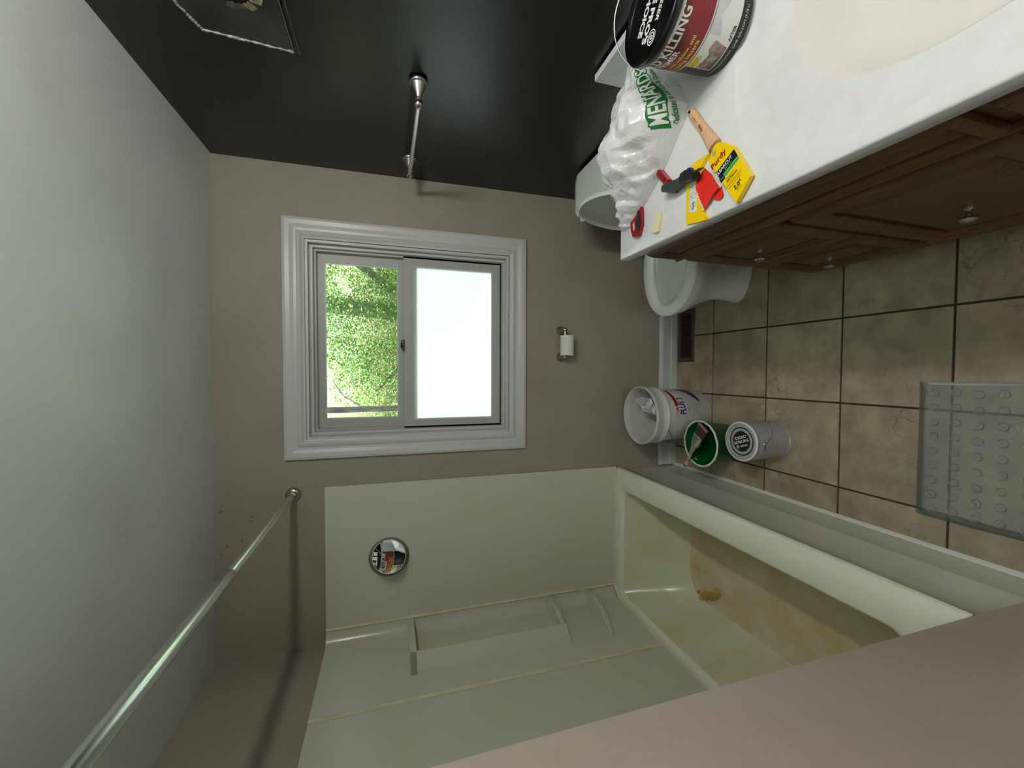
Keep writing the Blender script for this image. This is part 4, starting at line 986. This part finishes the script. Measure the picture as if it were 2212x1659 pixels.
for r0, r1 in ((.0125, .0148), (.0075, .0098), (.002, .0045)): merge(lt, ring_bm(lidfn(lc, ua, va_, .0005), .046, .027, r0, r1))
obj('lid_lettering', lt, 'white_gloss', pp, recalc=False)
# wire bail standing up behind the lid
e0 = Vector((px_+.103*math.cos(math.radians(140)), py_+.103*math.sin(math.radians(140)), VH+.165)); e1 = Vector((px_+.103*math.cos(math.radians(-40)), py_+.103*math.sin(math.radians(-40)), VH+.165))
mid = (e0+e1)/2; hx_ = (e1-e0)/2; bo = Vector((.62, .80, 0)).normalized()
P = []
for k in range(25):
    t = PI*k/24; P.append(mid-hx_*math.cos(t)*1.0+(bo*.085+Vector((0, 0, .075)))*math.sin(t)*.98)
P = [Vector((min(p.x, .9415), p.y, p.z)) for p in P]
obj('bail', B().tube(P, .0015, 6), 'steel', pp, label='thin wire handle')

# ------------------------------------------------------------------ plastic shopping bag
bg_ = thing('plastic_bag', 'crumpled white plastic shopping bag with green lettering, between the pail and the red utility knife', 'plastic bag', (.68, 1.06, VH))
rows = [(.925, 1.005, 1.075, .965), (.905, .992, 1.095, .995), (.86, .975, 1.115, 1.018), (.80, .950, 1.135, 1.036), (.74, .920, 1.150, 1.060), (.695, .900, 1.165, 1.078), (.655, .915, 1.175, 1.086), (.62, .948, 1.180, 1.078), (.59, .975, 1.180, 1.050), (.56, 1.008, 1.180, 1.020), (.53, 1.050, 1.190, 1.000), (.50, 1.095, 1.200, .988), (.478, 1.128, 1.207, .972), (.466, 1.150, 1.207, .955)]
def interp(rows, t):
    i = min(int(t*(len(rows)-1)), len(rows)-2); f_ = t*(len(rows)-1)-i; f_ = f_*f_*(3-2*f_)*.3+f_*.7
    return [a+(b2-a)*f_ for a, b2 in zip(rows[i], rows[i+1])]
fr_ = random.Random(21); FOLDS = []
for f_, a_, n_k in ((8, .011, 4), (19, .0085, 8), (44, .0036, 8)):
    for k in range(n_k):
        th_ = fr_.uniform(-.9, .9) if f_ < 30 else fr_.uniform(0, PI)
        FOLDS.append((Vector((math.sin(th_), math.cos(th_), fr_.uniform(-.9, .9))).normalized(), f_*fr_.uniform(.7, 1.3), fr_.uniform(0, 2), a_*fr_.uniform(.5, 1.2)))
def bag_pt(t, v, crumple=1.0):
    """t along the bag from the pail, v from the near foot over the top to the far foot"""
    X, yn, yf, zt = interp(rows, t); hgt = zt-VH
    a = PI*v; c, s2 = -math.cos(a), math.sin(a)
    y = (yn+yf)/2+(yf-yn)/2*math.copysign(abs(c)**.80, c); z = VH+.0015+hgt*abs(s2)**.78
    p = Vector((X, y, z))
    if crumple:
        k = min(1, s2*2.2+.12)*crumple
        q = Vector((X, y, z)); calm = 1.0-.80*max(0, min(1, (.36-v)/.12+.4))*max(0, min(1, (.58-t)/.1))
        dz = 0
        for (d_, f_, o_, a_) in FOLDS:
            w = (q.dot(d_)*f_+o_+.35*noise.noise(q*9+Vector((o_, 0, 0)))) % 2; dz += a_*(abs(w-1)-.5)
        dz *= calm
        p += Vector((noise.noise(q*14)*.010*calm, (-.6 if v < .5 else .6)*dz, dz))*k
    p.z = max(p.z, VH+.001); p.y = min(p.y, 1.24)
    return p
NU, NV = 190, 110
b = B(); g = [[b.b.verts.new(bag_pt(i/NU, j/NV)) for j in range(NV+1)] for i in range(NU+1)]
for i in range(NU):
    for j in range(NV): b.b.faces.new((g[i][j], g[i+1][j], g[i+1][j+1], g[i][j+1]))
for row in (g[0], g[-1]): b.b.faces.new(row)
sheet = obj('sheet', b, 'bag', bg_, ang=11)
def bagfn(t0, v0, off=.0014, curve=.6, st=1.28, sv=3.1):
    def f(x, y):
        t = t0-x*st+y*.35; v = v0+y*sv+x*.93+curve*(x*x); t = max(0, min(1, t)); v = max(.02, min(.95, v)); e = .004
        p = bag_pt(t, v); du = bag_pt(min(1, t+e), v)-bag_pt(max(0, t-e), v); dv = bag_pt(t, min(.99, v+e))-bag_pt(t, v-e)
        n_ = dv.cross(du).normalized()
        if n_.z < 0 and n_.y > 0: n_ = -n_
        if (Vector((0, 0, CAMZ))-p).dot(n_) < 0: n_ = -n_
        return p+n_*off
    return f
BT, BV = .345, .205
strip = patch(bagfn(BT, BV, .0012), 0, 1, 0, 1, 40, 6, shape=lambda s, t: (-.118+.236*s, (-.020+.036*t)+.005*math.sin(s*9)+(.004 if t > .5 else -.002)*math.sin(s*5)))
obj('green_brush_stroke', strip, 'green_print', bg_, recalc=False)
obj('lettering', texts([dict(s='MENARDS', size=.048, fn=bagfn(BT, BV, .0020), bold=.0036, step=.004)]), 'green_print', bg_, recalc=False)
obj('lettering', texts([dict(s='MENARDS', size=.048, fn=bagfn(BT, BV, .0027), bold=.0010, step=.004)]), 'white_gloss', bg_, recalc=False)
obj('lettering', texts([dict(s='Dedicated to Service & Quality', size=.0160, fn=bagfn(BT, BV-.098, .0022), bold=.0004, italic=.2, step=.004)]), 'green_print', bg_, recalc=False)

# ------------------------------------------------------------------ small things on the counter
Z = VH+.0006
# new brush: handle, card sleeve, clear back card
nb_ = thing('new_paint_brush', 'new angled paint brush with a pale wooden handle in a yellow card sleeve', 'paint brush', (.52, .78, VH))
def rod_path(cl, zs, ws, hs, e=2.4, k=16):
    R = []
    for i, (x, y) in enumerate(cl):
        a = Vector(cl[max(i-1, 0)]); c = Vector(cl[min(i+1, len(cl)-1)]); t = (c-a).normalized(); s2 = Vector((-t.y, t.x))
        R.append([(x+s2.x*ws[i]*math.copysign(abs(math.cos(2*PI*j/k))**(2/e), math.cos(2*PI*j/k)), y+s2.y*ws[i]*math.copysign(abs(math.cos(2*PI*j/k))**(2/e), math.cos(2*PI*j/k)), zs[i]+hs[i]*math.copysign(abs(math.sin(2*PI*j/k))**(2/e), math.sin(2*PI*j/k))) for j in range(k)])
    return B().loft(R)
cl = [(.664, .883), (.661, .881), (.654, .876), (.640, .866), (.615, .850), (.585, .831), (.560, .815), (.530, .797)]
obj('handle', rod_path(cl, [VH+.010]*8, [.003, .007, .0115, .0120, .0112, .0120, .0145, .017], [.003, .006, .0085, .009, .009, .009, .0095, .010]), 'beech', nb_)
obj('hang_hole', B().lathe([(.0036, 0), (.0036, .0102)], (.6535, .8755, VH+.0095), (0, 0, 1), 14), 'dark', nb_)
hd = (Vector((.654, .876))-Vector((.56, .815))).normalized(); hn = Vector((-hd.y, hd.x))
obj('handle_print', texts([dict(s='Purdy', size=.010, fn=lambda x, y: Vector((.592+hd.x*x+hn.x*y, .8355+hd.y*x+hn.y*y, VH+.0197)), bold=.0002, step=0), dict(s='handcrafted', size=.0055, fn=lambda x, y: Vector((.622+hd.x*x+hn.x*y, .855+hd.y*x+hn.y*y, VH+.0197)), step=0)]), 'red_print', nb_, recalc=False)
sl_top = [(.500, .811), (.512, .804), (.526, .797), (.531, .786), (.525, .770), (.518, .7625), (.499, .739), (.413, .691), (.372, .727)]
sl_b = [(x+.002, y) for x, y in sl_top]
slv = obj('card_sleeve', B().loft([[(x, y, VH+.004) for x, y in sl_b], [(x, y, VH+.0155) for x, y in sl_top]]).bevel(.0018, 2), 'yellow', nb_, smooth=False, label='yellow printed card sleeve')
obj('bristles', B().prism([(.525, .795), (.512, .772), (.432, .712), (.385, .728), (.49, .80)], VH+.003, VH+.013).bevel(.002), 'bristle_white', nb_)
obj('back_card', B().prism([(.520, .800), (.537, .786), (.534, .778), (.515, .757), (.432, .7035), (.420, .7025), (.376, .738), (.385, .745)], VH+.0008, VH+.0022).bevel(.0004, 1), 'white_gloss', nb_)
# sleeve frame: origin at head corner, e1 across the band (reading direction), e2 toward the handle
A_ = Vector((.498, .8125)); e1_ = (Vector((.505, .752))-Vector((.4775, .8065))).normalized()
# reading direction on the sleeve runs from the (.44,.77) side to the (.51,.75) side
# text reading direction and its up direction on the sleeve, world plane
rd = Vector((.80, -.60)).normalized()
rd = Vector((.486, -.874)).normalized()
ru = Vector((-rd.y, rd.x))
if ru.dot(hd) < 0: ru = -ru
SC = Vector((.490, .780))
def sf(ox, oy, lift=.0159): return lambda x, y: Vector((SC.x+rd.x*(x+ox)+ru.x*(y+oy), SC.y+rd.y*(x+ox)+ru.y*(y+oy), VH+lift))
def clip_strip(o0, o1, name, m_, lift):
    """band across the sleeve clipped to its outline"""
    P = [Vector((p[0], p[1])) for p in sl_top]
    def clip(P, d0, keep_gt):
        R = []
        for i in range(len(P)):
            a, c = P[i], P[(i+1) % len(P)]; da = (a-SC).dot(ru)-d0; dc = (c-SC).dot(ru)-d0
            if not keep_gt: da, dc = -da, -dc
            if da >= 0: R.append(a)
            if da*dc < 0: R.append(a+(c-a)*(da/(da-dc)))
        return R
    Q = clip(clip(P, o0, True), o1, False)
    obj(name, B().prism([(SC.x+(q.x-SC.x)*.985, SC.y+(q.y-SC.y)*.985) for q in Q], VH+.0150, VH+lift), m_, nb_, smooth=False)
clip_strip(-.0435, -.0210, 'navy_band', 'navy', .01575)
clip_strip(-.0530, -.0450, 'green_band', 'green_band', .01576)
obj('sleeve_print', texts([dict(s='Purdy', size=.0190, fn=sf(0, .000), bold=.0007, step=0, spacing=1.05)]), 'red_print', nb_, recalc=False)
obj('sleeve_print', texts([dict(s='CLEARCUT', size=.0104, fn=sf(.003, -.0285), bold=.0003, step=0)]), 'white_gloss', nb_, recalc=False)
obj('sleeve_print', texts([dict(s='ELITE', size=.0090, fn=sf(.012, -.0380), bold=.0001, step=0)]), 'green_band', nb_, recalc=False)
obj('sleeve_print', texts([dict(s='Designed for', size=.0050, fn=sf(.006, -.0610), step=0), dict(s='All Paints', size=.0085, fn=sf(.008, -.0680), bold=.0002, step=0), dict(s='Ultimate performance', size=.0056, fn=sf(.006, -.0785), step=0), dict(s='and cut-in ability', size=.0056, fn=sf(.008, -.0860), step=0), dict(s='2.0"', size=.0135, fn=sf(.010, -.0985), bold=.0005, step=0), dict(s='50 mm', size=.0056, fn=sf(.010, -.1070), step=0), dict(s='____________', size=.0060, fn=sf(.004, -.0710), step=0), dict(s='____________', size=.0060, fn=sf(.012, -.1105), step=0)]), 'black_print', nb_, recalc=False)
rb_ = bmesh.new()
for r0, r1 in ((.0058, .0063),): merge(rb_, ring_bm(sf(-.001, .0245), 0, 0, r0, r1))
obj('sleeve_seal', rb_, 'blue_print', nb_, recalc=False)
rb_ = bmesh.new(); merge(rb_, ring_bm(sf(-.001, .0245), 0, 0, .0001, .0042)); obj('sleeve_seal', rb_, mat('seal_blue', (110, 120, 180), .4, col2=(200, 150, 160), scale=300), nb_, recalc=False)
rb_ = bmesh.new(); f = sf(-.0125, -.0490, .01605)
bq = B(); bq.face([f(-.0065, -.0065), f(.0065, -.0065), f(.0065, .0065), f(-.0065, .0065)]); obj('sleeve_badge', bq, 'navy', nb_, recalc=False)
obj('sleeve_print', texts([dict(s='STIFF', size=.0038, fn=sf(-.0125, -.0490, .0162), step=0)]), 'white_gloss', nb_, recalc=False)

# yellow plastic blade-sleeve with instruction sticker
ys = thing('yellow_sleeve', 'bright yellow folded plastic sleeve with a white instruction sticker, beside the red card', 'packaging', (.45, .87, VH))
yp = [(.5285, .822), (.5275, .836), (.5285, .880), (.521, .8945), (.49, .8985), (.383, .8975), (.3755, .857), (.3705, .822), (.400, .835), (.430, .846), (.455, .8535), (.477, .8545), (.503, .842), (.524, .820)]
obj('sleeve', B().prism(yp, VH+.0006, VH+.005).bevel(.001, 1), 'yellow', ys, smooth=False)
yp2 = [(.374, .8225), (.400, .8375), (.430, .8485), (.455, .856), (.477, .857), (.503, .845), (.524, .822), (.527, .826), (.505, .850), (.478, .862), (.453, .861), (.428, .8535), (.398, .8425), (.376, .829)]
obj('fold_ridge', B().prism(yp2, VH+.004, VH+.0085).bevel(.001, 1), 'yellow', ys, smooth=False)
st = [(.494, .8865), (.486, .8615), (.404, .8605), (.409, .8865)]
obj('sticker', B().prism(st, VH+.0045, VH+.0054), 'white_gloss', ys, smooth=False)
yf_ = lambda ox, oy: (lambda x, y: Vector((.449+(x+ox), .873+(y+oy), VH+.0057)))
b = B()
def line(p, q, w=.0004, z=VH+.0056):
    p, q = Vector(p), Vector(q); d_ = (q-p).normalized(); n2 = Vector((-d_.y, d_.x))*w
    b.face([(p.x+n2.x, p.y+n2.y, z), (q.x+n2.x, q.y+n2.y, z), (q.x-n2.x, q.y-n2.y, z), (p.x-n2.x, p.y-n2.y, z)])
for p, q in (((.490, .884), (.482, .864)), ((.482, .864), (.440, .864)), ((.440, .864), (.441, .885)), ((.441, .885), (.490, .885)), ((.465, .864), (.466, .885)), ((.462, .868), (.448, .882)), ((.448, .882), (.444, .874)), ((.444, .874), (.455, .867)), ((.486, .870), (.470, .882)), ((.470, .882), (.472, .871))): line(p, q)
obj('sticker_drawing', b, 'black_print', ys, recalc=False)
def yt(x0, y0, ang_): 
    c2, s2 = math.cos(ang_), math.sin(ang_); return lambda x, y: Vector((x0+c2*x-s2*y, y0+s2*x+c2*y, VH+.0057))
obj('sticker_print', texts([dict(s='Purdy', size=.0085, fn=yt(.422, .872, 0), bold=.0003, step=0), dict(s='keep cover', size=.0038, fn=yt(.422, .880, 0), step=0), dict(s='for reuse', size=.0038, fn=yt(.422, .8655, 0), step=0)]), 'navy', ys, recalc=False)

# torn red card
rc_ = thing('red_card', 'torn piece of red card with white flaked edge, tucked under the yellow brush sleeve', 'packaging', (.44, .82, VH))
def bent(poly, m_, name, z0, bend, th=.0010):
    b = B().prism(poly, 0, th)
    bmesh.ops.subdivide_edges(b.b, edges=b.b.edges[:], cuts=2)
    for v in b.b.verts: v.co.z += z0+bend(v.co.x, v.co.y)
    return obj(name, b, m_, rc_, smooth=False)
bent([(.497, .832), (.470, .806), (.428, .779), (.423, .790), (.418, .801), (.411, .806), (.396, .829), (.424, .8425), (.453, .8555), (.470, .8555), (.483, .850)], 'red_film', 'card', VH+.0090, lambda x, y: .004*math.sin((x-.4)*40))
bent([(.432, .782), (.410, .7755), (.4045, .779), (.4025, .787), (.405, .794), (.412, .806), (.425, .80)], 'red_film', 'tab', VH+.0030, lambda x, y: 0)
b = B(); rr = random.Random(9)
for k in range(9):
    t = k/8; x, y = .396+(.453-.396)*t, .8292+(.8555-.8292)*t; b.prism([(x-.003, y-.0012), (x+.0028*rr.random(), y-.002), (x+.004, y+.001), (x, y+.0022)], VH+.011, VH+.0140)
obj('flaked_edge', b, 'white_gloss', rc_, smooth=False)

# red and black folding tool standing on edge
tk = thing('utility_knife', 'red and dark grey utility knife lying half under the bag on the counter', 'utility knife', (.54, .95, VH))
def slab(pts, z0, z1, m_, name, w=.002, par=tk): return obj(name, B().prism(pts, z0, z1).bevel(w, 2), m_, par)
def bar_(cl, ws, z0, z1, m_, name, par=tk, w=.002):
    L1, L2 = [], []
    for i, (x, y) in enumerate(cl):
        a = Vector(cl[max(i-1, 0)]); c = Vector(cl[min(i+1, len(cl)-1)]); t = (c-a).normalized(); s2 = Vector((-t.y, t.x))*ws[i]
        L1.append((x+s2.x, y+s2.y)); L2.append((x-s2.x, y-s2.y))
    return slab(L1+L2[::-1], z0, z1, m_, name, w, par)
bar_([(.640, 1.062), (.600, 1.028), (.562, 1.002), (.520, .966)], [.008, .0085, .0085, .0085], VH+.001, VH+.016, 'red_plastic', 'frame')
bar_([(.612, 1.038), (.566, 1.003), (.528, .972)], [.0055, .0050, .0045], VH+.0150, VH+.0185, mat('dark_red_groove', (110, 6, 16), .35), 'channel', w=.001)
bar_([(.526, .975), (.500, .957), (.487, .935)], [.009, .011, .007], VH+.001, VH+.012, 'red_plastic', 'frame_end')
bar_([(.500, .968), (.500, .955), (.492, .930), (.490, .905), (.494, .885), (.492, .868)], [.007, .0115, .0125, .0105, .0085, .0095], VH+.012, VH+.030, 'grey_rubber', 'handle', w=.005)
bar_([(.496, .892), (.494, .875), (.490, .858), (.482, .842)], [.010, .0135, .0125, .007], VH+.014, VH+.032, 'dark_rubber', 'nose', w=.003)
bar_([(.488, .850), (.492, .835), (.489, .818)], [.0065, .004, .0006], VH+.020, VH+.0225, 'steel', 'blade', w=.0004)
bar_([(.478, .852), (.474, .838), (.476, .826)], [.005, .003, .0006], VH+.016, VH+.026, 'dark_rubber', 'blade_guard', w=.0008)
bar_([(.502, .862), (.502, .852)], [.0045, .002], VH+.022, VH+.034, mat('blue_button', (40, 40, 150), .4), 'button', w=.001)

# small red folding knife near the counter's end
fk = thing('folding_knife', 'small red folding knife with a black clip, under the bag\'s end at the counter corner', 'folding knife', (.46, 1.11, VH))
slab([(.520, 1.094), (.484, 1.088), (.448, 1.087), (.418, 1.101), (.4205, 1.118), (.424, 1.133), (.446, 1.143), (.470, 1.146), (.490, 1.140), (.510, 1.122)], VH+.001, VH+.0115, mat('deep_red_scale', (138, 16, 30), .35), 'scale', .003, fk)
slab([(.494, 1.100), (.465, 1.0905), (.442, 1.0895), (.430, 1.096), (.436, 1.106), (.462, 1.111), (.473, 1.104), (.494, 1.107)], VH+.0110, VH+.0150, 'dark_rubber', 'clip', .001, fk)
slab([(.512, 1.103), (.488, 1.098), (.487, 1.1015), (.512, 1.107)], VH+.0150, VH+.0165, 'steel', 'blade_spine', .0004, fk)
for k in range(3): slab([(.470-.003*k, 1.125+.003*k), (.446-.002*k, 1.121+.003*k), (.446-.002*k, 1.1225+.003*k), (.470-.003*k, 1.1265+.003*k)], VH+.0112, VH+.0119, 'white_gloss', 'printed_mark', .0001, fk)

er = B().prism([(.4600, 1.024), (.4530, 1.000), (.437, .9985), (.425, 1.002), (.4025, 1.010), (.4030, 1.024), (.4105, 1.038), (.429, 1.032), (.442, 1.021), (.4545, 1.019)], VH+.0006, VH+.0085)
b = er; bmesh.ops.subdivide_edges(b.b, edges=b.b.edges[:], cuts=3)
for v in b.b.verts: v.co += Vector(noise.noise_vector(v.co*70))*.0012*(1 if v.co.z > VH+.003 else 0)
obj('wood_scrap', b, 'eraser', label='short beige offcut lying alone near the counter corner', cat='offcut')
